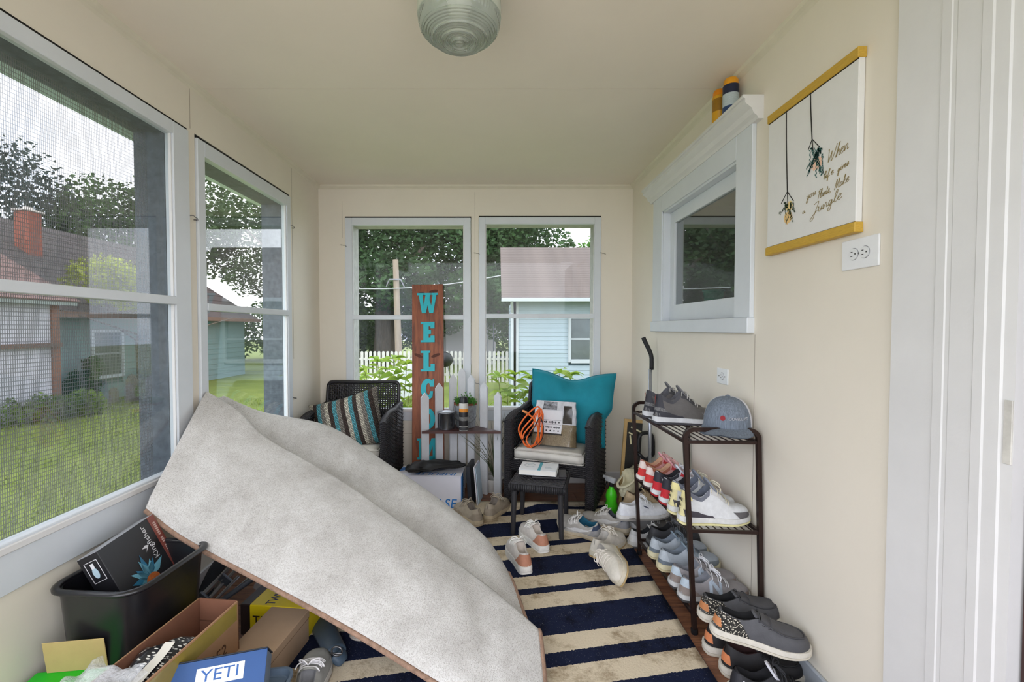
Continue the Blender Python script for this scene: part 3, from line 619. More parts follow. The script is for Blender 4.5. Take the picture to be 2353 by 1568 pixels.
def shrub(label, x, yy, blobs, n, size, col, seed):
    o = thing('garden_shrub', label, 'shrub', T(x, yy, GZ), 'shrubs on the lawn')
    obj('foliage', crown(blobs, n, size, seed), leafmat(col), o)['kind'] = 'stuff'; obj('stem', tube([(0, 0, 0), (0, 0, .5)], .03, 8), BARK, o)
p = atz(190, 935, GZ); shrub('dark green upright shrub before the blue green house', p.x, p.y, [(0, 0, .45, .36, 1.2), (.1, .2, .95, .22, 1.2)], 2600, .09, (52, 84, 50), 50)
p = atz(110, 968, GZ); shrub('low green shrub beside the white house wall', p.x, p.y, [(0, 0, .2, .45, .8), (-.3, -.5, .2, .4, .8), (.2, .6, .25, .4, .8)], 2600, .09, (96, 116, 52), 52)
p = atz(350, 925, GZ); shrub('small leafy shrub at the right end of the left lawn', p.x, p.y, [(0, 0, .3, .35, .8)], 1500, .09, (84, 110, 60), 54)
for i, (px, py, hh_, w_) in enumerate(((262, 928, .42, .2), (304, 922, .72, .26), (352, 908, .82, .26))):
    p = atz(px, py, GZ); s = w_
    o = obj('garden_stake', xf(prism([(-s / 2, 0), (s / 2, 0), (s / 2, hh_ * .75), (s * .28, hh_ * .93), (0, hh_), (-s * .28, hh_ * .93), (-s / 2, hh_ * .75)], -.02, .02), T(p.x, p.y, GZ, rz=50)), M((96, 92, 82), .8, var=.2))
    tag(o, ('short', 'middle sized', 'tall')[i] + ' weathered arched stake standing in the left lawn', 'stake', 'arched garden stakes')
# ---- pole, wire, fences
po = thing('utility_pole', 'tall bare wooden utility pole beyond the back window', 'pole', T(aty(910, 800, 16.6).x, 16.6, GZ)); ptop = aty(903, 597, 16.6).z - GZ
obj('shaft', tube([(.12, 0, 0), (0, 0, ptop)], [.13, .10], 12), M((142, 128, 112), .8, var=.15, vs=4, stretch=(4, 4, .4)), po, smooth=40); obj('bracket', join(box(-.2, .2, -.14, -.1, ptop - .75, ptop - .7), tube([(-.2, -.12, ptop - .72), (-.32, -.12, ptop - 1.0)], .02, 6), tube([(.2, -.12, ptop - .72), (.34, -.12, ptop - 1.0)], .02, 6)), STEEL, po)
a, c = aty(740, 661, 16.45), aty(1180, 628, 16.45)
tag(obj('overhead_wire', tube([a + (c - a) * (k / 12) + Vector((0, 0, -.25 * math.sin(PI * k / 12))) for k in range(13)], .018, 6), M((170, 172, 172), .5)), 'thin pale overhead wire crossing behind the welcome sign', 'wire')
def fence(label, m, L, h, pitch, w, mat, point=True):
    f = thing('picket_fence', label, 'fence', m)
    pk = [(-w / 2, 0), (w / 2, 0), (w / 2, h - w * .6), (0, h), (-w / 2, h - w * .6)] if point else [(-w / 2, 0), (w / 2, 0), (w / 2, h - w * .3), (w * .25, h), (-w * .25, h), (-w / 2, h - w * .3)]
    me = mesh_of('picket', prism(pk, -.012, .012), mat)
    for k in range(int(L / pitch)):
        o = link('picket', me); o.parent = f; o.location = (k * pitch + w / 2, 0, 0)
    for z in (h * .25, h * .75): obj('rail', box(0, L, .012, .05, z - .04, z + .04), mat, f)
fence('weathered grey picket fence across the far yard', T(-7.0, 16, GZ), 7.6, 1.1, .15, .095, M((198, 196, 190), .7, var=.12), False)
fence('white vinyl picket fence running away behind the bush', T(-2.42, 6.6, GZ, rz=90), 7.2, .95, .13, .085, M((236, 238, 240), .4, var=.02))
tr_ = thing('trampoline', 'dark round trampoline standing in the far yard', 'trampoline', T(.72, 17.5, GZ)); TD = M((58, 62, 68), .6)
obj('ring', tube([(1.1 * math.cos(k * PI / 12), 1.1 * math.sin(k * PI / 12), .75) for k in range(24)], .04, 8, closed=True), TD, tr_, smooth=True); obj('mat', mv(cyl(1.06, .74, .75, 28), 0, 0, 0), TD, tr_)
for k in range(6):
    a = k * PI / 3 + .3; obj('leg', tube([(1.1 * math.cos(a), 1.1 * math.sin(a), 0), (1.1 * math.cos(a), 1.1 * math.sin(a), 2.1)], .02, 6), TD, tr_)
gr = thing('kettle_grill', 'black kettle grill by the far picket fence', 'grill', T(-1.72, 15.2, GZ))
obj('bowl', mv(lathe([(0, .55), (.2, .6), (.3, .75), (.3, .85), (.22, 1.0), (.05, 1.08), (0, 1.08)], 20), 0, 0, .05), BLACK, gr, smooth=True)
for k in range(3):
    a = k * 2.1; obj('leg', tube([(.1 * math.cos(a), .1 * math.sin(a), .7), (.28 * math.cos(a), .28 * math.sin(a), 0)], .015, 6), STEEL, gr)
# ---- leafy bushes right outside the glass: every leaf a part
def leaf_mesh(l, w, col, nm):
    prof = [(0, 0), (.12, .35), (.35, .5), (.6, .42), (.82, .2), (1, 0)]
    v, f = [], []
    for (t_, q) in prof:
        zz = .12 * l * math.sin(t_ * PI) - .25 * l * t_ * t_
        v += [(t_ * l, q * w, zz + .12 * w * q * 2), (t_ * l, 0, zz), (t_ * l, -q * w, zz + .12 * w * q * 2)]
    for k in range(len(prof) - 1):
        a = k * 3; f += [(a, a + 1, a + 4, a + 3), (a + 1, a + 2, a + 5, a + 4)]
    return mesh_of(nm, (v, f), leafmat(col), True)
LEAVES = [leaf_mesh(.14, .056, (132, 164, 46), 'leaf'), leaf_mesh(.12, .048, (156, 180, 58), 'leaf'), leaf_mesh(.15, .06, (106, 142, 46), 'leaf')]
def bush(label, x, yy, stems, seed):
    o = thing('leafy_bush', label, 'bush', T(x, yy, GZ), 'bushes outside the back windows'); r = random.Random(seed)
    for (px, py, dy) in stems:
        tip = aty(px, py, yy + dy) - Vector((x, yy, GZ))
        base = Vector((tip.x * .25 + r.uniform(-.03, .03), 0, 0)); mid = Vector((tip.x * .55, dy * .5, tip.z * .6)); pts = spline([base, mid, tip], 14)
        obj('stem', tube(pts, [.007 - .0004 * k for k in range(14)], 6), M((112, 104, 52), .7), o, smooth=True)
        for k in range(6):
            e = link('leaf', LEAVES[k % 2]); e.parent = o; e.location = tip; e.rotation_euler = (r.uniform(-.6, .6), r.uniform(-.6, .2), k * 1.05 + r.uniform(-.3, .3)); s = r.uniform(.8, 1.2); e.scale = (s, s, s)
        for k in range(4, 14):
            for side in (-1, 1):
                if r.random() < .12: continue
                q = pts[k]; a = math.atan2(r.gauss(0, 1), side * 1.0) + r.uniform(-.5, .5)
                e = link('leaf', LEAVES[0 if k < 9 else r.choice((0, 1, 1))] if k > 6 else LEAVES[2]); e.parent = o; e.location = q
                e.rotation_euler = (r.uniform(-.9, .9), r.uniform(-.5, .35), a); s = r.uniform(.85, 1.35); e.scale = (s, s, s)
bush('yellow green leafy bush outside the left back window', -.92, 4.15, [(838, 850, 0), (868, 832, .1), (905, 826, .05), (935, 838, .15), (855, 885, -.05), (915, 870, 0), (890, 850, .2), (942, 890, .1), (825, 872, .2)], 6)
bush('yellow green leafy bush outside the right back window', .16, 4.1, [(1145, 868, 0), (1185, 862, .1), (1222, 872, .05), (1165, 900, 0), (1205, 905, .1), (1240, 890, .2)], 9)
bush('thin bush sprig showing above the teal pillow', .62, 4.2, [(1285, 858, 0), (1312, 862, .1), (1268, 872, .05)], 13)
# ================================================================ carpet, rug
# striped rug: bands across, a ripple at the far end
m_, nt, b = custom('striped_rug')
t = N(nt, 'ShaderNodeTexCoord'); sp = N(nt, 'ShaderNodeSeparateXYZ'); nt.links.new(t.outputs['Object'], sp.inputs[0])
nzr = N(nt, 'ShaderNodeTexNoise', Scale=140.0, Detail=2.0); nt.links.new(t.outputs['Object'], nzr.inputs[0])
wob = N(nt, 'ShaderNodeMath', operation='MULTIPLY_ADD'); wob.inputs[1].default_value = .012; nt.links.new(nzr.outputs['Fac'], wob.inputs[0]); nt.links.new(sp.outputs[1], wob.inputs[2])
RY0, RY1 = 1.10, 3.10
mr = N(nt, 'ShaderNodeMapRange'); mr.inputs['From Min'].default_value = RY0; mr.inputs['From Max'].default_value = RY1; skx = N(nt, 'ShaderNodeMath', operation='MULTIPLY_ADD'); skx.inputs[1].default_value = -.186; skx.inputs[2].default_value = .1376; nt.links.new(sp.outputs[0], skx.inputs[0]); sky_ = N(nt, 'ShaderNodeMath', operation='ADD'); nt.links.new(skx.outputs[0], sky_.inputs[0]); nt.links.new(wob.outputs[0], sky_.inputs[1]); nt.links.new(sky_.outputs[0], mr.inputs['Value'])
NAVY, IV = (27, 33, 56), (208, 194, 170)
edges = [1.23, 1.286, 1.386, 1.561, 1.667, 1.735, 1.829, 2.004, 2.112, 2.157, 2.26, 2.435, 2.54, 2.595, 2.70, 2.875, 2.98, 3.03]
stops = [(0, IV)]; cur = NAVY
for e in edges: stops.append(((e - RY0) / (RY1 - RY0), cur)); cur = NAVY if cur == IV else IV
rA = ramp(nt, stops, True); nt.links.new(mr.outputs[0], rA.inputs['Fac'])
nd = N(nt, 'ShaderNodeTexNoise', Scale=7.0, Detail=9.0, Roughness=.75); nt.links.new(t.outputs['Object'], nd.inputs[0])
rD = ramp(nt, [(.36, (150, 132, 108)), (.5, (255, 255, 255))]); nt.links.new(nd.outputs['Fac'], rD.inputs['Fac'])
mx = N(nt, 'ShaderNodeMix', data_type='RGBA', blend_type='MULTIPLY'); mx.inputs[0].default_value = .75
nt.links.new(rA.outputs[0], mx.inputs[6]); nt.links.new(rD.outputs[0], mx.inputs[7])
ns = N(nt, 'ShaderNodeTexNoise', Scale=420.0, Detail=1.0); nt.links.new(t.outputs['Object'], ns.inputs[0])
rS = ramp(nt, [(.25, (40, 30, 24)), (.30, (255, 255, 255))]); nt.links.new(ns.outputs['Fac'], rS.inputs['Fac'])
m3 = N(nt, 'ShaderNodeMix', data_type='RGBA', blend_type='MULTIPLY'); m3.inputs[0].default_value = .8; nt.links.new(mx.outputs[2], m3.inputs[6]); nt.links.new(rS.outputs[0], m3.inputs[7])
# light lint specks
rL = ramp(nt, [(.735, (0, 0, 0)), (.76, (255, 255, 255))]); nt.links.new(ns.outputs['Fac'], rL.inputs['Fac'])
m4 = N(nt, 'ShaderNodeMix', data_type='RGBA', blend_type='ADD'); m4.inputs[0].default_value = .35; nt.links.new(m3.outputs[2], m4.inputs[6]); nt.links.new(rL.outputs[0], m4.inputs[7])
nt.links.new(m4.outputs[2], b.inputs['Base Color']); b.inputs['Roughness'].default_value = .95; b.inputs['Specular IOR Level'].default_value = .1
bp = N(nt, 'ShaderNodeBump', Strength=.5, Distance=.003); nt.links.new(nzr.outputs['Fac'], bp.inputs['Height']); nt.links.new(bp.outputs[0], b.inputs['Normal'])
RX0, RX1 = -.78, .745
def rugz(x, y):
    bump = .045 * math.exp(-((y - 2.97 + .1 * (x - .25)) / .055) ** 2) * math.exp(-((x - .27) / .2) ** 2)
    return .010 + bump + .002 * noise.noise((x * 4, y * 4, 0))
def rugp(u, v):
    x, y = RX0 + (RX1 - RX0) * u, RY0 + (RY1 - RY0) * v
    return (x, y + .02 * (x - .7) * 0, rugz(x, y))
g = grid(48, 90, rugp)
rug = thing('striped_rug', 'flat navy and cream striped rug on the wooden floor', 'rug', Matrix())
rug_o = obj('rug_field', g, m_, rug, smooth=True)
md = rug_o.modifiers.new('thickness', 'SOLIDIFY'); md.thickness = .007; md.offset = -1
bd = M((28, 32, 52), .9, var=.15, bump=.3, bs=400)
obj('binding', tube([(RX1, RY0 + (RY1 - RY0) * k / 60, rugz(RX1, RY0 + (RY1 - RY0) * k / 60) - .002) for k in range(61)], .006, 6), bd, rug, smooth=True)
# folded carpet slumped from the window sill to the floor
CARP, nt, b = custom('carpet_backing')
t = N(nt, 'ShaderNodeTexCoord'); n1 = N(nt, 'ShaderNodeTexNoise', Scale=7.0, Detail=8.0, Roughness=.7); n2 = N(nt, 'ShaderNodeTexNoise', Scale=240.0, Detail=2.0)
mpw = N(nt, 'ShaderNodeMapping'); mpw.inputs['Rotation'].default_value = (0, .5, .3); mpw.inputs['Scale'].default_value = (1, 1, 1)
nt.links.new(t.outputs['Object'], mpw.inputs['Vector'])
wv = N(nt, 'ShaderNodeTexWave', Scale=130.0, Distortion=3.0, Detail=1.0); wv2 = N(nt, 'ShaderNodeTexWave', Scale=130.0, Distortion=3.0, Detail=1.0); wv2.bands_direction = 'Z'
for w_ in (wv, wv2): nt.links.new(mpw.outputs[0], w_.inputs['Vector'])
nt.links.new(t.outputs['Object'], n1.inputs[0]); nt.links.new(t.outputs['Object'], n2.inputs[0])
r1 = ramp(nt, [(.3, (186, 183, 179)), (.55, (210, 208, 205)), (.75, (222, 221, 219))]); nt.links.new(n1.outputs['Fac'], r1.inputs['Fac'])
mu = N(nt, 'ShaderNodeMath', operation='MULTIPLY'); nt.links.new(wv.outputs['Fac'], mu.inputs[0]); nt.links.new(wv2.outputs['Fac'], mu.inputs[1])
ad = N(nt, 'ShaderNodeMath', operation='ADD'); nt.links.new(mu.outputs[0], ad.inputs[0]); nt.links.new(n2.outputs['Fac'], ad.inputs[1])
r2 = ramp(nt, [(.38, (168, 162, 154)), (.62, (255, 255, 255))]); nt.links.new(ad.outputs[0], r2.inputs['Fac'])
mx = N(nt, 'ShaderNodeMix', data_type='RGBA', blend_type='MULTIPLY'); mx.inputs[0].default_value = .7; nt.links.new(r1.outputs[0], mx.inputs[6]); nt.links.new(r2.outputs[0], mx.inputs[7])
nt.links.new(mx.outputs[2], b.inputs['Base Color']); b.inputs['Roughness'].default_value = .9; b.inputs['Specular IOR Level'].default_value = .15
bp = N(nt, 'ShaderNodeBump', Strength=.35, Distance=.002); nt.links.new(ad.outputs[0], bp.inputs['Height']); nt.links.new(bp.outputs[0], b.inputs['Normal'])
PILE = M((150, 122, 104), .95, var=.3, vs=60, bump=.6, bs=220)
E_ = [aty(336, 1168, 1.66), aty(420, 1232, 1.63), aty(600, 1330, 1.56), aty(780, 1428, 1.49), aty(1010, 1568, 1.40), aty(1130, 1640, 1.36), aty(1250, 1700, 1.335)]
R_ = [aty(474, 908, 2.12), aty(545, 952, 2.11), aty(612, 1016, 2.05), aty(780, 1112, 1.98), aty(960, 1240, 1.87), aty(1120, 1358, 1.76), aty(1228, 1452, 1.66)]
B_ = [aty(512, 914, 2.20), aty(600, 950, 2.34), aty(752, 984, 2.40), aty(880, 1066, 2.36), aty(1010, 1156, 2.26), aty(1112, 1240, 2.13), aty(1166, 1320, 2.03)]
def lerp(a, c, t_): return a + (c - a) * t_
UP = Vector((.35, -.2, .9))
cols = []
for i in range(7):
    f_ = i / 6
    e, r_, bb = E_[i], R_[i], B_[i]
    nrm = (r_ - e).cross(Vector((1, 0, -.5))).normalized()
    if nrm.y > 0: nrm = -nrm
    under = e + Vector((.0, .06, -.02)); under.z = max(under.z, .014)
    sag = .018 * math.sin(f_ * PI) + .012
    m1 = lerp(e, r_, .12) + nrm * .02; m2 = lerp(e, r_, .5) + nrm * (sag + .012); m3 = lerp(e, r_, .94) + nrm * .020
    dv = .045 + .055 * math.sin(PI * min(1, f_ * 1.1)) + (.03 if i == 2 else 0)
    val = lerp(r_, bb, .26) + Vector((0, 0, -dv)); h1 = lerp(r_, bb, .72) + Vector((0, 0, -dv * .18))
    c1 = bb + Vector((.0, .05, -.03)); c2 = bb + Vector((-.02, .07, -.10)); c3 = bb + Vector((-.03, .05, -.20))
    row = [e, lerp(e, r_, .04) + nrm * .010, m1, m2, m3, r_, val, h1, bb, c1, c2, c3]
    for q in row: q.z = max(q.z, .026)
    cols.append(spline(row, 64))
NU = 90
curves = [spline([cols[i][j] for i in range(7)], NU) for j in range(64)]
V_ = []
for i in range(NU):
    for j in range(64):
        p = curves[j][i].copy(); u, w_ = i / (NU - 1), j / 63
        # pulled-in crease across the front face and soft undulation
        cr = math.exp(-((u - .80 + .25 * (w_ - .3)) / .035) ** 2) * math.exp(-((w_ - .3) / .14) ** 2)
        p += Vector((.3, -1, .5)) * (.008 * noise.noise(p * 4.5) - .010 * cr)
        p.z = max(p.z, .026); V_.append(p)
F_ = [(i * 64 + j, (i + 1) * 64 + j, (i + 1) * 64 + j + 1, i * 64 + j + 1) for i in range(NU - 1) for j in range(63)]
crp = thing('folded_carpet', 'large folded grey carpet slumped from the window sill down to the striped rug', 'carpet', Matrix.Translation((-.55, 1.85, 0)))
car = obj('backing', (V_, F_), [CARP, PILE], crp, smooth=True, world=True)
md = car.modifiers.new('thickness', 'SOLIDIFY'); md.thickness = .017; md.offset = 0; md.material_offset_rim = 1; md.use_quality_normals = True
ed = [V_[i * 64] + Vector((0, -.006, -.006)) for i in range(0, NU)]
ed += [V_[(NU - 1) * 64 + j] + Vector((.008, -.002, 0)) for j in range(2, 62)]
for q in ed: q.z = max(q.z, .02)
obj('pile_edge', tube(ed, .0095, 7), PILE, crp, smooth=True, world=True)

# ================================================================ shoes
HW = keyf([(0, .03), (.008, .26), (.03, .45), (.06, .57), (.12, .67), (.22, .70), (.38, .73), (.5, .83), (.6, .93), (.7, 1.0), (.8, .97), (.88, .85), (.94, .64), (.975, .40), (.993, .2), (1, .02)])
SS = [0, .006, .02, .04, .06, .09, .13, .18, .24, .30, .36, .41, .44, .48, .53, .58, .64, .70, .76, .82, .87, .91, .945, .97, .988, .997, 1.0]
class Shoe:
    def __init__(s, L=.285, W=.104, hb=.066, hd=.048, hv=.082, ht=.044, so=.42, th=.030, tt=.022, spring=.012, oin=.62):
        s.L, s.W, s.so, s.oin = L, W, so, oin
        s.col = keyf([(0, hb), (.06, hb * .99), (.2, hd + (hb - hd) * .25), (.28, hd), (so * .85, hd + (hv - hd) * .45), (so, hv)])
        r0 = hv / .918
        s.rid = keyf([(so, r0), (so + .08, r0 * .93), (.6, ht + (r0 - ht) * .42), (.7, ht * 1.06), (.8, ht), (.88, ht * .9), (.94, ht * .72), (.975, ht * .5), (.995, ht * .22), (1, .004)])
        s.th, s.tt, s.sp = th, tt, spring
    def w(s, q): return max(.0015, s.W / 2 * HW(q))
    def bot(s, q): return s.sp * max(0, (q - .7) / .3) ** 2 + .004 * max(0, (.06 - q) / .06) ** 2
    def top(s, q): return s.th + (s.tt - s.th) * q + s.sp * max(0, (q - .7) / .3) ** 2
    def P(s, q, t, side):
        w = s.w(q); z = s.top(q) - .004
        lean = .016 * t * max(0, 1 - q / .25)
        if q <= s.so:
            o = w * s.oin; k = max(0, min(1, t)) ** 1.7
            y = w * (1 + .05 * math.sin(PI * min(1, max(0, t)))) * (1 - k) + o * k
            zz = z + s.col(q) * t
        else:
            a = min(t / 1.4, 1) * PI / 2
            y = w * max(0, math.cos(a)) ** .62; zz = z + s.rid(q) * math.sin(a) ** .85
        return Vector((q * s.L - s.L / 2 + lean, side * y, zz))
    def S(s, q, t, side, off=.0012):
        p = s.P(q, t, side); e = .012
        a = s.P(min(1, q + e), t, side) - s.P(max(0, q - e), t, side); c = s.P(q, min(t + .03, 1.4), side) - s.P(q, max(0, t - .03), side)
        n = c.cross(a) * side
        if n.length < 1e-10: n = Vector((0, side, .2))
        n.normalize()
        return p + n * off
    def sole(s, z0, z1, flare):
        rows = []
        ring = [(q, 1) for q in SS] + [(q, -1) for q in reversed(SS[1:-1])]
        v = []
        for (f_, k) in ((z0, 0), (z0 + .1 * (z1 - z0), 1), (z0 + .55 * (z1 - z0), 1.15), (z1, .9)):
            for (q, sd) in ring:
                zz = s.bot(q) + (s.top(q) - s.bot(q)) * f_
                x = q * s.L - s.L / 2; x += (-.006 if q < .1 else .006 if q > .9 else 0) * k * (1 if q in (0, 1) or q < .1 or q > .9 else 0)
                v.append((x, sd * (s.w(q) + flare * k - (.003 if k == 0 else 0)), zz))
        n = len(ring); f = [tuple(range(n)), tuple(range(4 * n - 1, 3 * n - 1, -1))]
        for k in range(3): f += [(k * n + i, k * n + (i + 1) % n, (k + 1) * n + (i + 1) % n, (k + 1) * n + i) for i in range(n)]
        return v, f
    def shell(s):
        v, fo, fi = [], [], []; TO = [0, .14, .3, .46, .62, .76, .88, 1.0]; n = 2 * (8 + 3) + 1
        for q in SS:
            op = .055 <= q <= s.so; row = []
            for sd in (1, -1):
                pts = [s.P(q, t, sd) for t in TO]; rim = pts[-1]
                if op:
                    iz = s.top(q) + .002
                    for (fy, fz) in ((.90, .02), (.82, .5), (.8, 1)): pts.append(Vector((rim.x, rim.y * fy, rim.z + (iz - rim.z) * fz + (.002 if fz < .1 else 0))))
                elif q < .055:
                    for fy in (.8, .5, .2): pts.append(Vector((rim.x, rim.y * fy, rim.z + .001)))
                else: pts += [s.P(q, t, sd) for t in (1.1, 1.2, 1.31)]
                row.append(pts)
            mid = Vector((row[0][-1].x, 0, row[0][-1].z if q < s.so + .001 else s.P(q, 1.4, 1).z))
            v += row[0] + [mid] + row[1][::-1]
        for i in range(len(SS) - 1):
            inn = (.04 < SS[i + 1] and SS[i] <= s.so)
            for j in range(n - 1):
                f = (i * n + j, (i + 1) * n + j, (i + 1) * n + j + 1, i * n + j + 1)
                (fi if (inn and 7 <= j < n - 8) else fo).append(f)
        return (v, fo), (v, fi)
    def panel(s, s0, s1, t0, t1, off=.0014, nu=10, nv=7, sides=(1, -1)):
        gs = []
        for sd in sides:
            def fn(u, w_):
                t = t0 + (t1 - t0) * w_; a = s0[0] + (s0[1] - s0[0]) * w_; c = s1[0] + (s1[1] - s1[0]) * w_
                return s.S(a + (c - a) * u, t, sd, off)
            gs.append(grid(nu, nv, fn))
        return join(*gs)
    def wrap(s, q, t0, t1, off=.0018, heel=True, nu=19, nv=7):      # one panel round the heel or the toe
        def fn(u, w_):
            t = t0 + (t1 - t0) * w_; a = 2 * u - 1; lim = q[0] + (q[1] - q[0]) * w_; k = abs(a) * lim if heel else .999 - abs(a) * (.999 - lim)
            p = s.S(k, t, 1 if a >= 0 else -1, off)
            if abs(a) < 1e-6: p = Vector((p.x + (-.0008 if heel else .0008), 0, p.z))
            return p
        return grid(nu, nv, fn)
    def strip(s, pts, off=.0022, sides=(1, -1)):        # pts: (s, t, half width along t, half width along s)
        gs = []
        for sd in sides:
            v = []
            for (q, t, wt, ws) in pts: v += [s.S(q - ws, t + wt, sd, off), s.S(q + ws, t - wt, sd, off)]
            gs.append((v, [(2 * k, 2 * k + 1, 2 * k + 3, 2 * k + 2) for k in range(len(pts) - 1)]))
        return join(*gs)
def clean(g):
    used = sorted({i for f in g[1] for i in f}); mp = {o: k for k, o in enumerate(used)}
    return [g[0][i] for i in used], [tuple(mp[i] for i in f) for f in g[1]]
SWOOSH = [(.70, .50, .01, 0), (.60, .32, .08, 0), (.50, .27, .14, 0), (.42, .33, .16, 0), (.33, .47, .12, 0), (.22, .64, .07, 0), (.10, .78, .02, 0)]
def LETTER_N(sh, c, sd): return [sh.S(c + ds, t, sd, .0032) for ds, t in ((-.085, .16), (-.045, .16), (-.045, .55), (.045, .16), (.085, .16), (.085, .84), (.045, .84), (.045, .45), (-.045, .84), (-.085, .84))], [tuple(range(10))]
SHOE_CACHE = {}
def build_shoe(key, sh, p):
    """list of (name, mesh, parent index) for one kind of shoe"""
    if key in SHOE_CACHE: return SHOE_CACHE[key]
    parts = []
    def add(n, g, col, smooth=True, rough=.6, bump=.15, par=None, **k): parts.append((n, mesh_of(n, g, col if not isinstance(col, tuple) else M(col, rough, var=k.get('var', .10), vs=k.get('vs', 45), bump=bump, bs=260), smooth), par)); return len(parts) - 1
    outer, inner = sh.shell()
    up = add('upper', clean(outer), p['upper'])
    add('lining', clean(inner), p['lining'], rough=.85)
    so_ = p.get('outsole', p['sole'])
    add('outsole', sh.sole(0, .3, .0035), so_, 40); add('midsole', sh.sole(.28, 1, .003), p['sole'], 40)
    if 'toe' in p: add('toe_overlay', sh.wrap((.80, .70), 0.02, p.get('toe_t', .55), .0016, False), p['toe'])
    if 'cap' in p: add('toe_cap', sh.wrap((.82, .80), 0.02, 1.38, .0015, False), p['cap'])
    if 'heel' in p: add('heel_counter', sh.wrap(p.get('heel_s', (.30, .12)), .02, p.get('heel_t', .62), .0018), p['heel'])
    if 'heel2' in p: add('heel_tab', sh.wrap((.13, .07), p.get('heel_t', .62), .97, .0022), p['heel2'])
    if 'foxing' in p: add('foxing', sh.wrap((.46, .22), .01, .30, .0024), p['foxing'])
    if 'mud' in p: [add('mudguard', sh.panel((.45, .60), (.86, .78), .02, .34, .0014, sides=(sd,)), p['mud']) for sd in (1, -1)]
    if 'stay' in p: [add('eyestay', sh.panel((sh.so + .005, sh.so + .005), (.60, .66), .70, 1.08, .0018, sides=(sd,)), p['stay']) for sd in (1, -1)]
    if 'collar' in p: add('collar', sh.wrap((sh.so - .01, sh.so - .005), .80, 1.0, .0020, True, 31, 4), p['collar'])
    if 'swoosh' in p: [add('side_stripe', sh.strip(SWOOSH, sides=(sd,)), p['swoosh']) for sd in (1, -1)]
    if 'N' in p: [add('side_letter', LETTER_N(sh, .47, sd), p['N'], False) for sd in (1, -1)]
    if 'side' in p: [add('side_logo', sh.strip([(.46, .58, .05, 0), (.55, .52, .05, 0)], sides=(sd,)), p['side']) for sd in (1, -1)]
    if 'heelpatch' in p: add('heel_patch', sh.wrap((.075, .05), .22, .62, .0026, True, 9, 5), p['heelpatch'])
    if 'moc' in p:
        pts = [sh.S(q, t, 1, .001) for (q, t) in ((sh.so + .01, .95), (.55, .86), (.7, .86), (.82, .9), (.90, 1.05), (.93, 1.3))]
        pts = spline(pts + [Vector((a.x, -a.y, a.z)) for a in reversed(pts)], 40); add('moc_seam', tube(pts, .0028, 6), p['moc'])
    if p.get('eyelets'):
        [add('eyelet', mv(lathe([(.002, 0), (.004, .001), (.0045, 0)], 10), *sh.S(.5 + .06 * k, .74, sd, .0015)), STEEL) for k in range(2) for sd in (1, -1)]
    # tongue
    if p.get('tongue', True):
        tw = p.get('tw', .034); x0 = (sh.so + .10) * sh.L - sh.L / 2; x1 = (sh.so - p.get('tback', .03)) * sh.L - sh.L / 2; zt0 = sh.P(sh.so + .10, 1.4, 1).z - .002; zt1 = sh.P(sh.so, 1.0, 1).z + p.get('tup', .022)
        def tg(u, w_):
            a = (u - .5) * 2; return Vector((x0 + (x1 - x0) * w_ + .012 * a * a - .004 * math.sin(w_ * PI), a * tw * (.75 + .25 * w_) * (1 - .35 * max(0, w_ - .8) / .2 * abs(a)), zt0 + (zt1 - zt0) * w_ - .016 * a * a))
        g = grid(9, 9, tg); th = ([Vector(q) for q in g[0]] + [Vector(q) + Vector((-.006, 0, -.003)) for q in g[0]], g[1] + [tuple(i + 81 for i in reversed(f)) for f in g[1]])
        bd_ = [i * 9 for i in range(9)] + [72 + j for j in range(1, 9)] + [i * 9 + 8 for i in range(7, -1, -1)] + [j for j in range(7, 0, -1)]
        th[1].extend((bd_[k], bd_[(k + 1) % len(bd_)], bd_[(k + 1) % len(bd_)] + 81, bd_[k] + 81) for k in range(len(bd_)))
        add('tongue', th, p.get('tonguec', p['upper']), 50, .8)
    if 'lace' in p:
        gs = []; rows = p.get('rows', 5); s0, s1 = sh.so + .025, p.get('s1', .66)
        for k in range(rows):
            q = s0 + (s1 - s0) * k / (rows - 1); q2 = q + (.012 if k % 2 else -.012)
            pts = [sh.S(q, .80, 1, .001), sh.S(q, .95, 1, .0035), sh.S(q, 1.15, 1, .005), sh.S((q + q2) / 2, 1.38, 1, .006), sh.S(q2, 1.15, -1, .005), sh.S(q2, .95, -1, .0035), sh.S(q2, .80, -1, .001)]
            gs.append(tube(spline(pts, 15), p.get('lr', .0027), 6, flat=.6))
        if p.get('bow', True):
            c = sh.S(s0, 1.38, 1, .010)
            for sd in (1, -1):
                gs.append(tube(spline([c, c + Vector((.006, sd * .014, .012)), c + Vector((.022, sd * .032, .004)), c + Vector((.026, sd * .026, -.008)), c + Vector((.008, sd * .006, .001))], 16), .0023, 6))
                gs.append(tube(spline([c, c + Vector((.012, sd * .012, .004)), c + Vector((.026, sd * .036, -.012)), c + Vector((.020, sd * .046, -.026))], 12), .0022, 6))
        add('shoelace', join(*gs), p['lace'], True, .8)
    for (tx, colr, ht_, sz) in p.get('heeltext', ()):
        g = text(tx, sz) if tx else ([(q * .5, 0, r_) for q, r_ in ((-.012, -.026), (-.004, -.004), (-.016, .010), (-.006, .012), (0, .026), (.006, .012), (.016, .010), (.004, -.004), (.012, -.026), (0, -.010))], [tuple(range(10))])
        add('heel_lettering' if tx else 'heel_emblem', xf(g, Matrix.Translation((-sh.L / 2 - .005 + .016 * ht_, 0, sh.th + sh.col(0) * ht_)) @ Matrix.Rotation(-PI / 2, 4, 'Z')), colr, False)
    if 'soletext' in p:
        g = text(p['soletext'], .012); add('sole_lettering', xf(g, T(-sh.L * .27, -sh.w(.22) - .0075, sh.th * .5)), (60, 60, 64), False)
    SHOE_CACHE[key] = parts; return parts
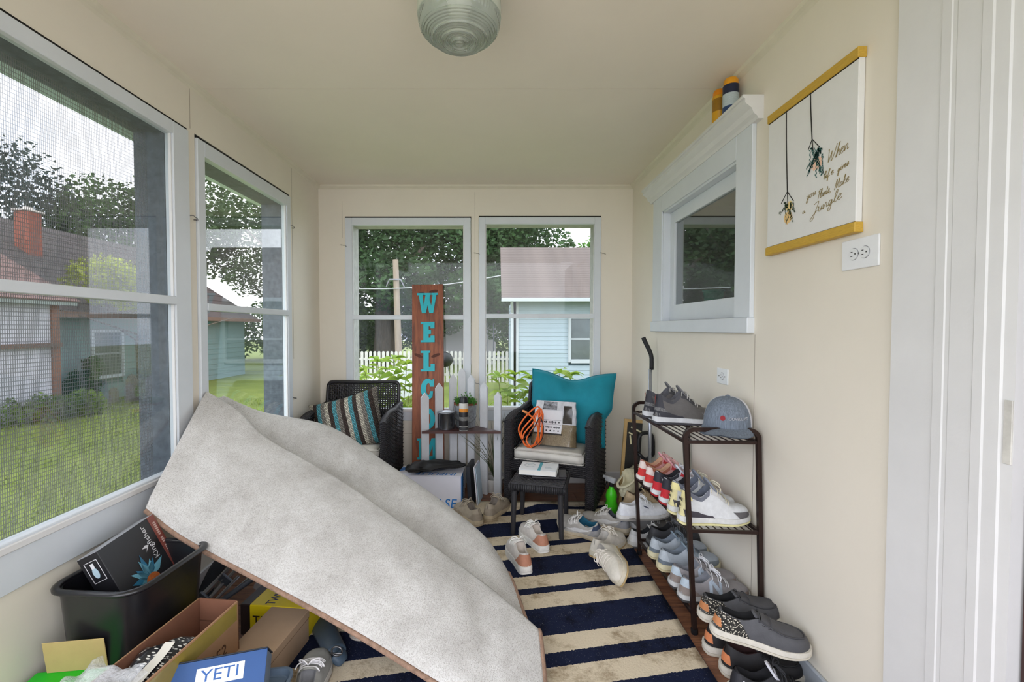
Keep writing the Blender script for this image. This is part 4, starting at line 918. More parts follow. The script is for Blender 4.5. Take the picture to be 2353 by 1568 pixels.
def place_shoe(name, label, key, sh, p, m, group, cat='shoe'):
    o = thing(name, label, cat, m, group)
    for (n, me, par) in build_shoe(key, sh, p): link(n, me, o, Matrix())
    return o
def SM(heel, toe, roll=0, pitch=None, L=.285):      # put a shoe with its sole centre line from heel to toe
    heel, toe = Vector(heel), Vector(toe); d = toe - heel; yaw = math.degrees(math.atan2(d.y, d.x)); pt = -math.degrees(math.atan2(d.z, math.hypot(d.x, d.y))) if pitch is None else pitch
    c = heel + d.normalized() * L / 2
    return Matrix.Translation(c) @ Matrix.Rotation(math.radians(yaw), 4, 'Z') @ Matrix.Rotation(math.radians(pt), 4, 'Y') @ Matrix.Rotation(math.radians(roll), 4, 'X')
# ---------------------------------------------------------------- shoe rack
RK = M((52, 38, 34), .35, metal=.5, var=.12, vs=60)
def rk(x, y, z):                   # rack frame: x 0..1 towards the wall, y 0..1 away from camera, z height
    f_ = z / .80
    nl, nr = lerp(Vector((.785, 1.765, 0)), Vector((.750, 1.795, .80)), f_), lerp(Vector((1.036, 1.742, 0)), Vector((1.034, 1.782, .80)), f_)
    fl, fr_ = lerp(Vector((.767, 2.395, 0)), Vector((.742, 2.445, .80)), f_), lerp(Vector((1.034, 2.395, 0)), Vector((1.034, 2.445, .80)), f_)
    q = lerp(lerp(nl, nr, x), lerp(fl, fr_, x), y); q.z = z; return q
rack = thing('shoe_rack', 'dark brown metal shoe rack of three open tiers against the right wall', 'rack', Matrix.Translation(rk(.5, .5, 0)))
for yv in (0, 1):
    pts = [rk(0, yv, 0), rk(0, yv, .4), *[rk(.13 - .13 * math.cos(a), yv, .77 + .035 * math.sin(a)) for a in [k * PI / 16 for k in range(9)]], rk(.5, yv, .805), *[rk(.87 + .13 * math.sin(a), yv, .77 + .035 * math.cos(a)) for a in [k * PI / 16 for k in range(9)]], rk(1, yv, .4), rk(1, yv, 0)]
    obj('end_frame', tube(pts, .0115, 4, up=(0, 1, 0)), RK, rack, world=True)
    for xv in (0, 1):
        obj('foot', tube([rk(xv, yv, 0), rk(xv, yv, .02)], .0135, 8), BLACK, rack, world=True)
        for z in (.12, .36, .44, .70):
            q = rk(xv, yv, z); obj('screw', xf(lathe([(0, -.0145), (.003, -.0135), (.0035, -.011), (0, -.011)], 8), Matrix.Translation(q) @ Matrix.Rotation(-PI / 2, 4, 'X') @ Matrix.Rotation(PI, 4, 'X')), M((190, 186, 180), .3, metal=.8), rack, world=True)
for z in (.075, .405, .755):
    tr1 = obj('tier_frame', join(*[tube([rk(a, c, z), rk(d, e, z)], .0085, 4, up=(0, 0, 1)) for (a, c, d, e) in ((0, 0, 1, 0), (0, 1, 1, 1), (0, 0, 0, 1), (1, 0, 1, 1))]), RK, rack, world=True)
    for k in range(1, 10):
        o = obj('shelf_wire', tube([rk(k / 10, .005, z + .004), rk(k / 10, .995, z + .004)], .0028, 5), RK, rack, world=True)
    obj('cross_wire', tube([rk(.01, .5, z - .001), rk(.99, .5, z - .001)], .0035, 5), RK, rack, world=True)
# ---------------------------------------------------------------- the shoes
HT = Shoe(L=.285, W=.097, hb=.105, hd=.080, hv=.118, ht=.050, so=.40, th=.036, tt=.026, oin=.66)
LOW = Shoe(); LOWF = Shoe(hb=.062, hd=.044, hv=.078, th=.034, tt=.026)
RUN = Shoe(L=.30, hb=.068, hd=.046, hv=.080, ht=.046, th=.038, tt=.022, spring=.020)
SLIP = Shoe(L=.295, W=.108, hb=.062, hd=.050, hv=.072, ht=.050, so=.44, th=.030, tt=.024, spring=.012)
GREY = (92, 92, 96); EL = M((112, 112, 114), .8, var=.6, vs=160)
G = 'shoes on the top rack tier'
p = dict(upper=(96, 93, 92), lining=(96, 96, 102), sole=(206, 208, 212), outsole=(60, 60, 66), heel=EL, heel_s=(.34, .12), heel_t=.45, heel2=(52, 52, 60), foxing=(50, 50, 58), toe=EL, collar=(66, 66, 72), stay=(60, 60, 64), lace=(200, 198, 194), bow=False, tongue=True, tup=.034, heeltext=(('', (150, 52, 44), .72, 0),), tonguec=(108, 108, 112))
z = .762
for i, (yv, lb) in enumerate(((.50, 'dark grey high sneaker beside the cap on the top rack tier'), (.71, 'dark grey high sneaker at the far end of the top rack tier'))):
    a = rk(-.03, yv, z); place_shoe('high_top_sneaker', lb, 'jor', HT, p, SM(a, a + Vector((.285, -.02, 0))), G)
G = 'shoes on the middle rack tier'; z = .412
PW_ = dict(upper=(212, 214, 216), lining=(96, 102, 116), sole=(214, 214, 212), outsole=(222, 214, 160), heel=(222, 212, 160), heel_s=(.07, .06), heel_t=.70, heel2=(232, 222, 160), foxing=(66, 62, 70), toe=(98, 96, 98), toe_t=.5, collar=(104, 108, 120), stay=(196, 196, 196), lace=(206, 200, 180), tup=.040, tonguec=(120, 126, 140), heeltext=(('NIKE', (44, 44, 48), .60, .017), ('AIR', (60, 58, 52), .38, .014)))
for yv, lb in ((.09, 'white and grey high sneaker with pale yellow heel, nearest on the middle tier'), (.25, 'white and grey high sneaker with pale yellow heel, second on the middle tier')):
    a = rk(-.06, yv, z); place_shoe('high_top_sneaker', lb, 'yel', HT, PW_, SM(a, a + Vector((.285, .01, 0))), G)
PB = dict(upper=(206, 206, 212), lining=(40, 38, 44), sole=(218, 220, 224), outsole=(168, 34, 40), heel=(196, 36, 48), heel_s=(.30, .22), heel_t=.48, heel2=(42, 42, 52), collar=(36, 36, 46), stay=(200, 44, 54), lace=(214, 214, 218), tup=.03, swoosh=(38, 38, 46), tonguec=(206, 210, 222), toe=(196, 36, 48))
for yv, lb in ((.413, 'black, red and white sneaker beside the yellow heeled pair'), (.573, 'black, red and white sneaker beside the pink lined pair')):
    a = rk(-.05, yv, z); place_shoe('sneaker', lb, 'blk', Shoe(W=.097, hb=.086, hd=.060, hv=.092, ht=.048, th=.032, tt=.024), PB, SM(a, a + Vector((.285, 0, 0))), G)
PP = dict(upper=(206, 150, 146), lining=(206, 164, 134), sole=(226, 222, 216), outsole=(60, 40, 40), heel=(206, 52, 50), heel_s=(.28, .2), heel_t=.52, heel2=(228, 212, 206), collar=(150, 84, 60), stay=(196, 60, 62), lace=(220, 170, 166), tup=.034, tonguec=(222, 160, 168), toe=(206, 60, 56))
for yv, lb in ((.738, 'pink and red sneaker with tan lining next to the black and red pair'), (.90, 'pink and red sneaker with tan lining at the far end of the middle tier')):
    a = rk(-.05, yv, z); place_shoe('sneaker', lb, 'pnk', Shoe(W=.097, hb=.078, hd=.056, hv=.090, ht=.046, th=.032, tt=.024), PP, SM(a, a + Vector((.28, 0, 0))), G)
G = 'shoes on the bottom rack tier'; z = .082
PN = dict(upper=(146, 142, 144), lining=(134, 136, 144), sole=(196, 196, 196), outsole=(60, 58, 58), heel=(140, 128, 122), heel_s=(.34, .16), heel_t=.50, heel2=(186, 200, 212), mud=(138, 122, 116), toe=(140, 124, 118), stay=(132, 128, 128), lace=(226, 226, 230), N=(176, 188, 202), tup=.020)
for yv, lb in ((.15, 'grey suede sneaker with silver side letter beside the tweed slip-on'), (.30, 'grey suede sneaker with silver side letter beside the pale blue pair')):
    a = rk(-.06, yv, z); place_shoe('running_shoe', lb, 'nnn', LOW, PN, SM(a, a + Vector((.285, .0, 0))), G)
PL = dict(upper=(160, 168, 176), lining=(120, 130, 142), sole=(214, 206, 172), outsole=(196, 184, 146), heel=(104, 114, 124), heel_s=(.30, .26), heel_t=.34, heel2=(176, 184, 192), lace=(110, 122, 132), mud=(120, 132, 140), toe=(116, 124, 130), stay=(148, 160, 170), tup=.022, tonguec=(132, 148, 162))
for yv, lb in ((.52, 'pale blue grey sneaker with cream sole next to the grey suede pair'), (.70, 'pale blue grey sneaker with cream sole farthest on the bottom tier')):
    a = rk(-.05, yv, z); place_shoe('sneaker', lb, 'lbl', LOWF, PL, SM(a, a + Vector((.285, .01, 0))), G)
# moccasin slip-ons
tw, nt, b = custom('tweed'); t = N(nt, 'ShaderNodeTexCoord'); vo = N(nt, 'ShaderNodeTexVoronoi', Scale=190.0); r = ramp(nt, [(.25, (226, 218, 200)), (.42, (40, 38, 36))]); nt.links.new(t.outputs['Object'], vo.inputs['Vector']); nt.links.new(vo.outputs['Distance'], r.inputs['Fac']); nt.links.new(r.outputs[0], b.inputs['Base Color']); b.inputs['Roughness'].default_value = .9
PS = dict(upper=(78, 78, 82), lining=(26, 26, 28), sole=(214, 208, 196), outsole=(202, 194, 178), heel=tw, heel_s=(.38, .26), heel_t=.97, heelpatch=(196, 130, 84), moc=(64, 64, 68), lace=(72, 72, 76), rows=2, s1=.56, bow=False, lr=.0022, tup=.012, eyelets=True, tonguec=(82, 82, 86))
G = 'moccasin slip-ons beside the rack'
place_shoe('slip_on_shoe', 'charcoal slip-on with tweed heel under the near end of the rack', 'slip', SLIP, PS, SM(rk(-.02, .0, .10) + Vector((.01, -.055, .0)), rk(-.02, .0, .10) + Vector((.26, -.075, 0))), G)
place_shoe('slip_on_shoe', 'charcoal slip-on with tweed heel lying on top of the black shoes', 'slip', SLIP, PS, SM((.757, 1.56, .150), (1.03, 1.475, .125)), G)
PK = dict(upper=(30, 28, 30), lining=(58, 34, 34), sole=(206, 200, 188), outsole=(196, 188, 172), heelpatch=(208, 128, 84), lace=(40, 40, 42), rows=2, s1=.56, bow=False, tup=.010, moc=(24, 24, 26))
SK = Shoe(L=.262, W=.1, hb=.072, hd=.055, hv=.07, ht=.046, so=.44, th=.034, tt=.026)
place_shoe('slip_on_shoe', 'black slip-on with orange heel patch by the rack foot', 'slipk', SK, PK, SM((.782, 1.675, 0), (1.03, 1.64, 0), L=.262), G)
place_shoe('slip_on_shoe', 'black slip-on with orange heel patch nearer the black and white sneakers', 'slipk', SK, PK, SM((.792, 1.567, 0), (1.03, 1.53, 0), L=.262), G)
PD = dict(upper=(30, 30, 34), lining=(22, 22, 26), sole=(212, 210, 196), outsole=(200, 198, 182), heel=(26, 26, 30), heel_s=(.30, .24), heel_t=.40, heel2=(40, 40, 46), swoosh=(214, 214, 220), lace=(40, 40, 44), stay=(26, 26, 30), tup=.026, tonguec=(190, 190, 198), collar=(24, 24, 28), mud=(24, 24, 28), toe=(28, 28, 32))
G = 'black and white sneakers in the right foreground'
place_shoe('sneaker', 'black and white sneaker with white side stripe against the charcoal slip-on', 'dnk', LOW, PD, SM((.765, 1.462, 0), (1.03, 1.40, 0)), G)
place_shoe('sneaker', 'black and white sneaker lowest at the right edge of the picture', 'dnk', LOW, PD, SM((.805, 1.340, 0), (1.04, 1.263, 0)), G)
# loose pile on the floor
G = 'loose shoes on the floor'; RZ = .015
PT = dict(upper=(206, 200, 194), lining=(190, 180, 170), sole=(226, 224, 220), heel=(178, 124, 100), heel_s=(.30, .12), heel_t=.92, lace=(236, 234, 230), tonguec=(220, 214, 208), stay=(216, 212, 206), tup=.02)
WT = Shoe(L=.27, W=.098, hb=.058, hd=.044, hv=.07, th=.040, tt=.034, spring=.008)
place_shoe('sneaker', 'white sneaker with tan heel beside the carpet fold', 'tan', WT, PT, SM((.150, 2.165, RZ), (.088, 2.43, RZ), L=.27), G)
place_shoe('sneaker', 'white sneaker with tan heel in front of the wicker stool', 'tan', WT, PT, SM((.262, 2.375, RZ), (.165, 2.62, RZ), L=.27), G)
PG = dict(upper=(166, 154, 136), lining=(120, 112, 104), sole=(186, 170, 142), outsole=(170, 152, 124), heel=(150, 138, 122), heel_s=(.3, .12), mud=(150, 136, 118), toe=(146, 134, 118), lace=(176, 166, 150), stay=(158, 146, 128), tup=.018)
BG = Shoe(L=.28, hb=.07, hd=.05, hv=.078, th=.034, tt=.026)
place_shoe('running_shoe', 'worn beige shoe beside the left stool leg', 'bei', BG, PG, SM((-.055, 2.775, RZ), (.055, 3.0, RZ), L=.28), G)
place_shoe('running_shoe', 'worn beige shoe half hidden behind the carpet', 'bei', BG, PG, SM((-.095, 2.70, RZ), (-.24, 2.92, RZ), L=.28), G)
PR_ = dict(upper=(172, 168, 162), lining=(70, 74, 82), sole=(198, 186, 164), outsole=(176, 160, 130), heel=(150, 150, 152), heel_s=(.28, .14), heel2=(52, 64, 88), mud=(186, 184, 180), toe=(120, 122, 124), toe_t=.4, lace=(222, 220, 216), stay=(196, 194, 190), swoosh=(214, 214, 214), tup=.02)
place_shoe('running_shoe', 'grey running shoe pointing left below the white sneaker', 'rnn', RUN, PR_, SM((.775, 2.60, .015), (.50, 2.805, .015), L=.30), G)
PR2 = dict(PR_); PR2['lining'] = (24, 84, 108)
place_shoe('running_shoe', 'grey running shoe with blue insole tipped beside the right stool leg', 'rn2', RUN, PR2, SM((.60, 2.49, .034), (.385, 2.705, .032), roll=-24, L=.30), G)
PV = dict(upper=(210, 204, 192), lining=(176, 172, 166), sole=(206, 198, 178), outsole=(186, 160, 112), heel=(204, 198, 186), heel_s=(.26, .1), lace=(220, 214, 204), stay=(200, 194, 182), toe=(202, 194, 178), tup=.018)
VN = Shoe(L=.28, hb=.062, hd=.046, hv=.076, th=.034, tt=.026, spring=.006)
place_shoe('skate_shoe', 'scuffed cream skate shoe standing upright with heel to the front', 'van', VN, PV, SM((.505, 2.325, RZ), (.70, 2.52, RZ), L=.28), G)
place_shoe('skate_shoe', 'scuffed cream skate shoe lying on its side near the rug edge', 'van', VN, PV, SM((.605, 2.30, .066), (.59, 2.02, .062), roll=66, L=.28), G)
PC = dict(upper=(226, 228, 232), lining=(214, 214, 216), sole=(216, 214, 210), outsole=(150, 146, 140), lace=(238, 238, 240), stay=(222, 224, 228), side=(66, 70, 92), heel=(220, 222, 228), heel_s=(.2, .1), tup=.022, soletext='Reebok')
place_shoe('sneaker', 'clean white sneaker on top of the shoe pile', 'ree', Shoe(L=.30, hb=.062, hd=.05, hv=.08, th=.034, tt=.024, spring=.016), PC, SM((.69, 2.545, .125), (.985, 2.575, .135), L=.30), G)
PH = dict(upper=(176, 156, 124), lining=(120, 104, 84), sole=(120, 104, 86), outsole=(84, 72, 62), lace=(150, 132, 106), heel=(160, 140, 110), toe=(150, 132, 104), mud=(160, 140, 112), tup=.02)
place_shoe('hiking_shoe', 'tan shoe wedged behind the clean white sneaker', 'hik', BG, PH, SM((.755, 2.675, .14), (1.01, 2.665, .13), L=.28), G)
PQ = dict(upper=(188, 188, 188), lining=(30, 32, 38), sole=(200, 200, 198), outsole=(90, 90, 90), lace=(206, 206, 206), heel=(206, 206, 206), toe=(214, 214, 212), cap=(210, 210, 208), tup=.016)
place_shoe('skate_shoe', 'dirty white low shoe under the pile behind the rack post', 'low', VN, PQ, SM((.735, 2.495, 0), (1.0, 2.485, 0), L=.28), G)
PQ2 = dict(PQ); PQ2['upper'] = (120, 118, 116); PQ2['sole'] = (170, 164, 152)
place_shoe('running_shoe', 'muddy grey shoe lying across the dirty white low shoe', 'low2', VN, PQ2, SM((.775, 2.67, .0), (1.03, 2.62, .01), L=.28), G)
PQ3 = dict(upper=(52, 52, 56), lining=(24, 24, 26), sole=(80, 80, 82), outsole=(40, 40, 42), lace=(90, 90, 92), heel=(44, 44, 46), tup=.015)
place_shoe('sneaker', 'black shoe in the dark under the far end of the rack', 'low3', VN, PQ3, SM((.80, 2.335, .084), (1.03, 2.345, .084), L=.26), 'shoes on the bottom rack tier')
PM = dict(upper=(150, 150, 146), lining=(120, 120, 122), sole=(190, 186, 178), outsole=(150, 140, 124), lace=(236, 234, 236), toe=(160, 160, 158), stay=(140, 140, 138), tup=.02, foxing=(140, 140, 138))
place_shoe('canvas_sneaker', 'grey canvas sneaker with white laces in the bottom foreground', 'can', Shoe(L=.28, W=.106, hb=.05, hd=.04, hv=.058, ht=.042, th=.03, tt=.026, spring=.006), PM, SM((-.585, 1.325, RZ), (-.632, 1.61, RZ), L=.28), G)
kn, nt, b = custom('knit_upper'); t = N(nt, 'ShaderNodeTexCoord'); ck_ = N(nt, 'ShaderNodeTexChecker', Scale=330.0); ck_.inputs[1].default_value = lin((176, 166, 154)); ck_.inputs[2].default_value = lin((110, 102, 94)); nt.links.new(t.outputs['Object'], ck_.inputs['Vector']); nt.links.new(ck_.outputs[0], b.inputs['Base Color']); b.inputs['Roughness'].default_value = .9
PX = dict(upper=kn, lining=(60, 58, 56), sole=(196, 186, 174), lace=(120, 112, 104), tup=.015, tonguec=(140, 130, 120))
place_shoe('knit_shoe', 'beige knit shoe toe peeking from under the carpet', 'knt', VN, PX, SM((-.50, 1.975, RZ), (-.52, 1.705, RZ), L=.28), G)
# clog with strap and vent holes
CL = Shoe(L=.265, W=.112, hb=.022, hd=.026, hv=.088, ht=.066, so=.46, th=.034, tt=.026, oin=.9)
CC = (206, 200, 172)
clog = place_shoe('foam_clog', 'cream foam clog with vent holes on the shoe pile', 'clog', CL, dict(upper=CC, lining=(196, 190, 160), sole=CC, tongue=False), SM((.795, 2.775, .165), (.95, 2.93, .245), roll=-12, L=.265), G)
for k in range(16):
    q = .58 + .075 * (k // 4); t_ = (.75, .95, 1.12, 1.3)[k % 4]
    for sd in (1, -1):
        a = CL.S(q, t_, sd, 0); nrm = (CL.S(q, t_, sd, .01) - a).normalized()
        obj('vent_hole', xf(disc(.0052, 10), Matrix.Translation(a + nrm * .0012) @ nrm.to_track_quat('Y', 'Z').to_matrix().to_4x4()), M((60, 56, 46), .9), clog)
st = [CL.S(.5, .62, 1, .004), Vector((-.03, .052, .075)), Vector((-.09, .048, .072)), Vector((-.128, .02, .070)), Vector((-.132, 0, .070))]
st = st + [Vector((a.x, -a.y, a.z)) for a in reversed(st[:-1])]
obj('heel_strap', tube(spline(st, 40), .010, 8, flat=.35), M(CC, .6, var=.06), clog, smooth=True)
for sd in (1, -1): obj('rivet', xf(cyl(.009, 0, .005, 14, .001), Matrix.Translation(CL.S(.5, .62, sd, .006)) @ Matrix.Rotation(-sd * PI / 2, 4, 'X')), M((214, 208, 184), .5), clog, smooth=30)
# ---------------------------------------------------------------- cap on the rack
cq = rk(.72, .12, .80)
cap = thing('baseball_cap', 'blue grey trucker cap with white mesh back on top of the rack', 'cap', Matrix.Translation(cq) @ Matrix.Rotation(math.radians(237), 4, 'Z') @ Matrix.Scale(1.12, 4))
DEN = M((112, 122, 136), .9, var=.35, vs=220, stretch=(1, 1, .15)); MESHW = M((216, 218, 226), .8, var=.1, vs=300, bump=.6, bs=400)
def dome(u, w_, a0, a1, R=.0):
    a = a0 + (a1 - a0) * u; e = w_ * PI / 2; rx, ry, hz = .098 + R, .080 + R, .105 + R
    c_ = math.cos(e) ** .75
    return Vector((rx * math.cos(a) * c_, ry * math.sin(a) * c_, .008 + hz * math.sin(e) ** .9))
for k in range(2): obj('front_panel', grid(12, 14, lambda u, w_, k=k: dome(u, w_ * .995, -PI * .42 + k * PI * .42, -PI * .42 + (k + 1) * PI * .42)), DEN, cap, smooth=True)
for k in range(4): obj('mesh_panel', grid(10, 14, lambda u, w_, k=k: dome(u, w_ * .995, PI * .42 + k * PI * .29, PI * .42 + (k + 1) * PI * .29)), MESHW, cap, smooth=True)
obj('button', mv(lathe([(0, .006), (.006, .004), (.009, 0), (0, -.002)], 12), 0, 0, .113), DEN, cap, smooth=True)
def brim(u, w_):
    a = -PI * .44 + PI * .88 * u; base = dome(u, 0, -PI * .44, PI * .44); ext = .068 * math.cos(a) ** .6 * w_
    return Vector((base.x + ext * 1.05, base.y * (1 + .12 * w_), .010 - .014 * w_ * abs(math.sin(a)) - .008 * w_))
gbr = grid(20, 8, brim); obj('brim', (list(gbr[0]) + [Vector(q) - Vector((0, 0, .003)) for q in gbr[0]], gbr[1] + [tuple(i + 160 for i in f) for f in gbr[1]]), DEN, cap, smooth=True)
gt = text('COVELLUST', .014, .0004)
def oncap(p, a0, z0):
    a = a0 + p.x / .085; e = math.asin(max(0, min(.99, ((z0 + p.z - .008) / .107)) ** 1.1)); q = dome(0, 0, a, a); c_ = math.cos(e) ** .75
    return Vector((.100 * math.cos(a) * c_, .082 * math.sin(a) * c_, z0 + p.z)) * 1.0
obj('cap_lettering', ([oncap(p, .62, .045) for p in gt[0]], gt[1]), M((226, 226, 230), .7), cap)
dd = disc(.009, 16); obj('red_emblem', ([oncap(Vector((p[0], 0, p[2])), -.06, .047) + Vector((.0015, 0, 0)) for p in dd[0]], dd[1]), M((142, 34, 44), .7), cap)
# ================================================================ wicker chairs
WICK = M((34, 32, 36), .42, var=.35, vs=60, spec=.5); WICKD = M((22, 21, 24), .6, var=.2)
def weave(nr, nc, fn, r=.0046, amp=.0042, ribs=.0035):
    """strands along u woven over ribs along v; fn(u, v) gives point and outward normal"""
    gs = []
    for j in range(nr):
        v = (j + .5) / nr; pts = []
        for i in range(nc * 2 + 1):
            u = i / (nc * 2); p, n = fn(u, v); s = amp * math.sin(PI * (i * .5 + j)) if True else 0
            s = amp * (1 if ((i // 2 + j) % 2 == 0) else -1) * (1 if i % 2 else 0)
            pts.append(p + n * s)
        gs.append(tube(pts, r, 4, cap=False, flat=1.0))
    if ribs:
        for i in range(nc):
            u = (i * 2 + 1) / (nc * 2); pts = [fn(u, j / 12)[0] for j in range(13)]; gs.append(tube(pts, ribs, 4, cap=False))
    return join(*gs)
def arm_top(y): return .575 + .055 * ((y + .24) / .48) ** 1.0 + .02 * math.sin(PI * min(1, max(0, (y + .24) / .3)))
AX0, AX1 = .250, .300
def armfn(side):
    # plan path: back outer, front outer, round the front, inner back
    path = spline([(AX1, .24, 0), (AX1, .1, 0), (AX1, -.1, 0), (AX1, -.20, 0), (AX1 - .006, -.236, 0), ((AX0 + AX1) / 2, -.246, 0), (AX0 + .006, -.236, 0), (AX0, -.20, 0), (AX0, 0, 0), (AX0, .22, 0)], 181)
    def fn(u, v):
        k = u * 180; i = min(179, int(k)); p = path[i].lerp(path[i + 1], k - i); d = (path[min(i + 3, 180)] - path[max(i - 3, 0)]).normalized()
        n = Vector((-d.y, d.x, 0)); n = -n if u < 2 else n
        n = Vector((-d.y, d.x, 0)) * -1
        return Vector((side * p.x, p.y, .03 + (arm_top(p.y) - .03) * v)), Vector((side * n.x, n.y, 0)) * -1
    return fn
chair_meshes = {}
def chair_parts():
    L = []
    for sd in (1, -1):
        core = prism([(-.238, .03), (.238, .03), (.238, arm_top(.238) - .012), (.1, arm_top(.1) - .012), (0, arm_top(0) - .012), (-.12, arm_top(-.12) - .012), (-.238, arm_top(-.238) - .012)], sd * (AX0 + .004), sd * (AX1 - .004))
        core = [(p[1], p[0], p[2]) for p in core[0]], core[1]
        L.append(('arm_core', core, WICKD, False)); L.append(('arm_weave', weave(42, 44, armfn(sd)), WICK, True))
        rail = []
        for k in range(60):
            y = -.246 + .49 * k / 59; s = 1 if k % 2 else -1
            rail.append(tube([(sd * (AX0 - .004), y - .006 * s, arm_top(y) - .008), (sd * (AX0 + AX1) / 2, y, arm_top(y) + .008), (sd * (AX1 + .004), y + .006 * s, arm_top(y) - .008)], .0052, 5))
        L.append(('arm_braid', join(*rail), WICK, True))
    def backfn(u, v):
        x = -.27 + .54 * u; z = .30 + .47 * v; y = .185 + .075 * v - .02 * math.cos(PI * (u - .5)); return Vector((x, y, z)), Vector((0, -1, .12))
    L.append(('back_weave', weave(34, 30, backfn, .0060, .0036, .0075), WICK, True))
    fr = spline([backfn(0, 0)[0], backfn(0, .5)[0], backfn(0, .93)[0], backfn(.02, 1.0)[0], backfn(.08, 1.03)[0], backfn(.5, 1.03)[0], backfn(.92, 1.03)[0], backfn(.98, 1.0)[0], backfn(1, .93)[0], backfn(1, .5)[0], backfn(1, 0)[0]], 60)
    L.append(('back_frame', tube(fr, .014, 8), WICK, True))
    L.append(('seat_deck', box(-.25, .25, -.23, .20, .285, .315, .004), WICKD, False))
    L.append(('front_apron', weave(6, 22, lambda u, v: (Vector((-.25 + .5 * u, -.235, .245 + .075 * v)), Vector((0, -1, 0)))), WICK, True))
    L.append(('front_rail', box(-.25, .25, -.232, -.205, .24, .32), WICKD, False))
    for sx in (1, -1):
        for sy in (1, -1): L.append(('leg', box(sx * .275 - .018, sx * .275 + .018, sy * .215 - .018, sy * .215 + .018, 0, .05, .003), WICKD, False))
    return L
CH = [(n, mesh_of(n, g, m, s)) for (n, g, m, s) in chair_parts()]
def chair(label, m):
    o = thing('wicker_armchair', label, 'chair', m, 'wicker armchairs by the back wall')
    for n, me in CH: link(n, me, o, Matrix())
mL = T(-1.01, 3.215, .011, rz=0); mRt = T(.425, 3.165, .011, rz=-22)
chair('black wicker armchair with the striped pillow in the left back corner', mL)
chair('black wicker armchair with the teal pillow under the right back window', mRt)
# cushions
CUSH = M((206, 202, 194), .7, var=.08, vs=14, bump=.25, bs=30)
def cushion(label, m):
    o = thing('seat_cushion', label, 'cushion', m, 'chair seat cushions')
    bm = bmesh.new(); bmesh.ops.create_cube(bm, size=1)
    for v in bm.verts: v.co = Vector((v.co.x * .466, v.co.y * .385, v.co.z * .072))
    bmesh.ops.bevel(bm, geom=bm.edges[:], offset=.014, segments=3, affect='EDGES'); bmesh.ops.subdivide_edges(bm, edges=[e for e in bm.edges if e.calc_length() > .1], cuts=10, use_grid_fill=True)
    for v in bm.verts:
        v.co.z += .036 + (.012 * (1 - (v.co.x / .24) ** 2) * (1 - (v.co.y / .20) ** 2) if v.co.z > .02 else 0)
        v.co += Vector((0, -1, 0)) * .004 * noise.noise(v.co * 30)
    obj('pad', from_bm(bm), CUSH, o, smooth=True)
    for z in (.068, .006):
        a, c = .232, .192; pts = [(a - .01, -c, z), (-a + .01, -c, z), (-a, -c + .01, z), (-a, c - .01, z), (-a + .01, c, z), (a - .01, c, z), (a, c - .01, z), (a, -c + .01, z)]
        obj('piping', tube(pts, .0035, 6, closed=True), M((190, 186, 178), .7), o, smooth=True)
cushion('cream cushion on the seat of the left armchair', mL @ T(0, -.043, .316)); cushion('cream cushion on the seat of the right armchair', mRt @ T(0, -.043, .316))
def pillow_geo(w, h, t, n=36, pinch=.09, dent=0, dentw=.4, wr=.0):
    def f(side):
        def fn(a, c):
            u, v = 2 * a - 1, 2 * c - 1
            x = w / 2 * u * (1 - pinch * (1 - v * v)); z = h / 2 * v * (1 - pinch * (1 - u * u))
            y = side * t / 2 * (max(0, (1 - u ** 4) * (1 - v ** 4))) ** .5
            if dent: dd_ = dent * math.exp(-(u / dentw) ** 2) * max(0, (v + .2) / 1.2) ** 1.5; z -= dd_; y *= 1 - .5 * math.exp(-(u / .25) ** 2) * max(0, v) ** 2
            if dent: x *= 1 - .17 * min(1, max(0, -v + .02) / .3)
            y += wr * noise.noise((x * 9, z * 9, side * 3)) * (1 - u ** 4) * (1 - v ** 4)
            return Vector((x, y, z))
        return fn
    return join(grid(n, n, f(1)), grid(n, n, f(-1)))
# striped knit pillow
sm_, nt, b = custom('striped_knit'); t = N(nt, 'ShaderNodeTexCoord'); sp = N(nt, 'ShaderNodeSeparateXYZ'); nt.links.new(t.outputs['Object'], sp.inputs[0])
CR, BRN, TEA, CHK = (214, 208, 190), (72, 58, 52), (96, 176, 188), (150, 144, 134)
seqs = [CR, BRN, TEA, CHK, CR, BRN, TEA, CHK, BRN, CR, TEA, BRN, CR, CHK, TEA, BRN, CHK]
mr = N(nt, 'ShaderNodeMapRange'); mr.inputs['From Min'].default_value = -.24; mr.inputs['From Max'].default_value = .24; nt.links.new(sp.outputs[0], mr.inputs['Value'])
rr_ = ramp(nt, [(k / len(seqs), c) for k, c in enumerate(seqs)], True); nt.links.new(mr.outputs[0], rr_.inputs['Fac'])
br = N(nt, 'ShaderNodeTexBrick', Scale=1.0); br.inputs['Color1'].default_value = (1, 1, 1, 1); br.inputs['Color2'].default_value = (.75, .75, .75, 1); br.inputs['Mortar'].default_value = (.16, .15, .15, 1)
br.inputs['Mortar Size'].default_value = .0022; br.inputs['Brick Width'].default_value = .0125; br.inputs['Row Height'].default_value = .0105; br.inputs['Mortar Smooth'].default_value = .6
mp = N(nt, 'ShaderNodeMapping'); mp.inputs['Rotation'].default_value = (PI / 2, 0, 0); nt.links.new(t.outputs['Object'], mp.inputs['Vector']); nt.links.new(mp.outputs[0], br.inputs['Vector'])
mx = N(nt, 'ShaderNodeMix', data_type='RGBA', blend_type='MULTIPLY'); mx.inputs[0].default_value = 1; nt.links.new(rr_.outputs[0], mx.inputs[6]); nt.links.new(br.outputs['Color'], mx.inputs[7]); nt.links.new(mx.outputs[2], b.inputs['Base Color'])
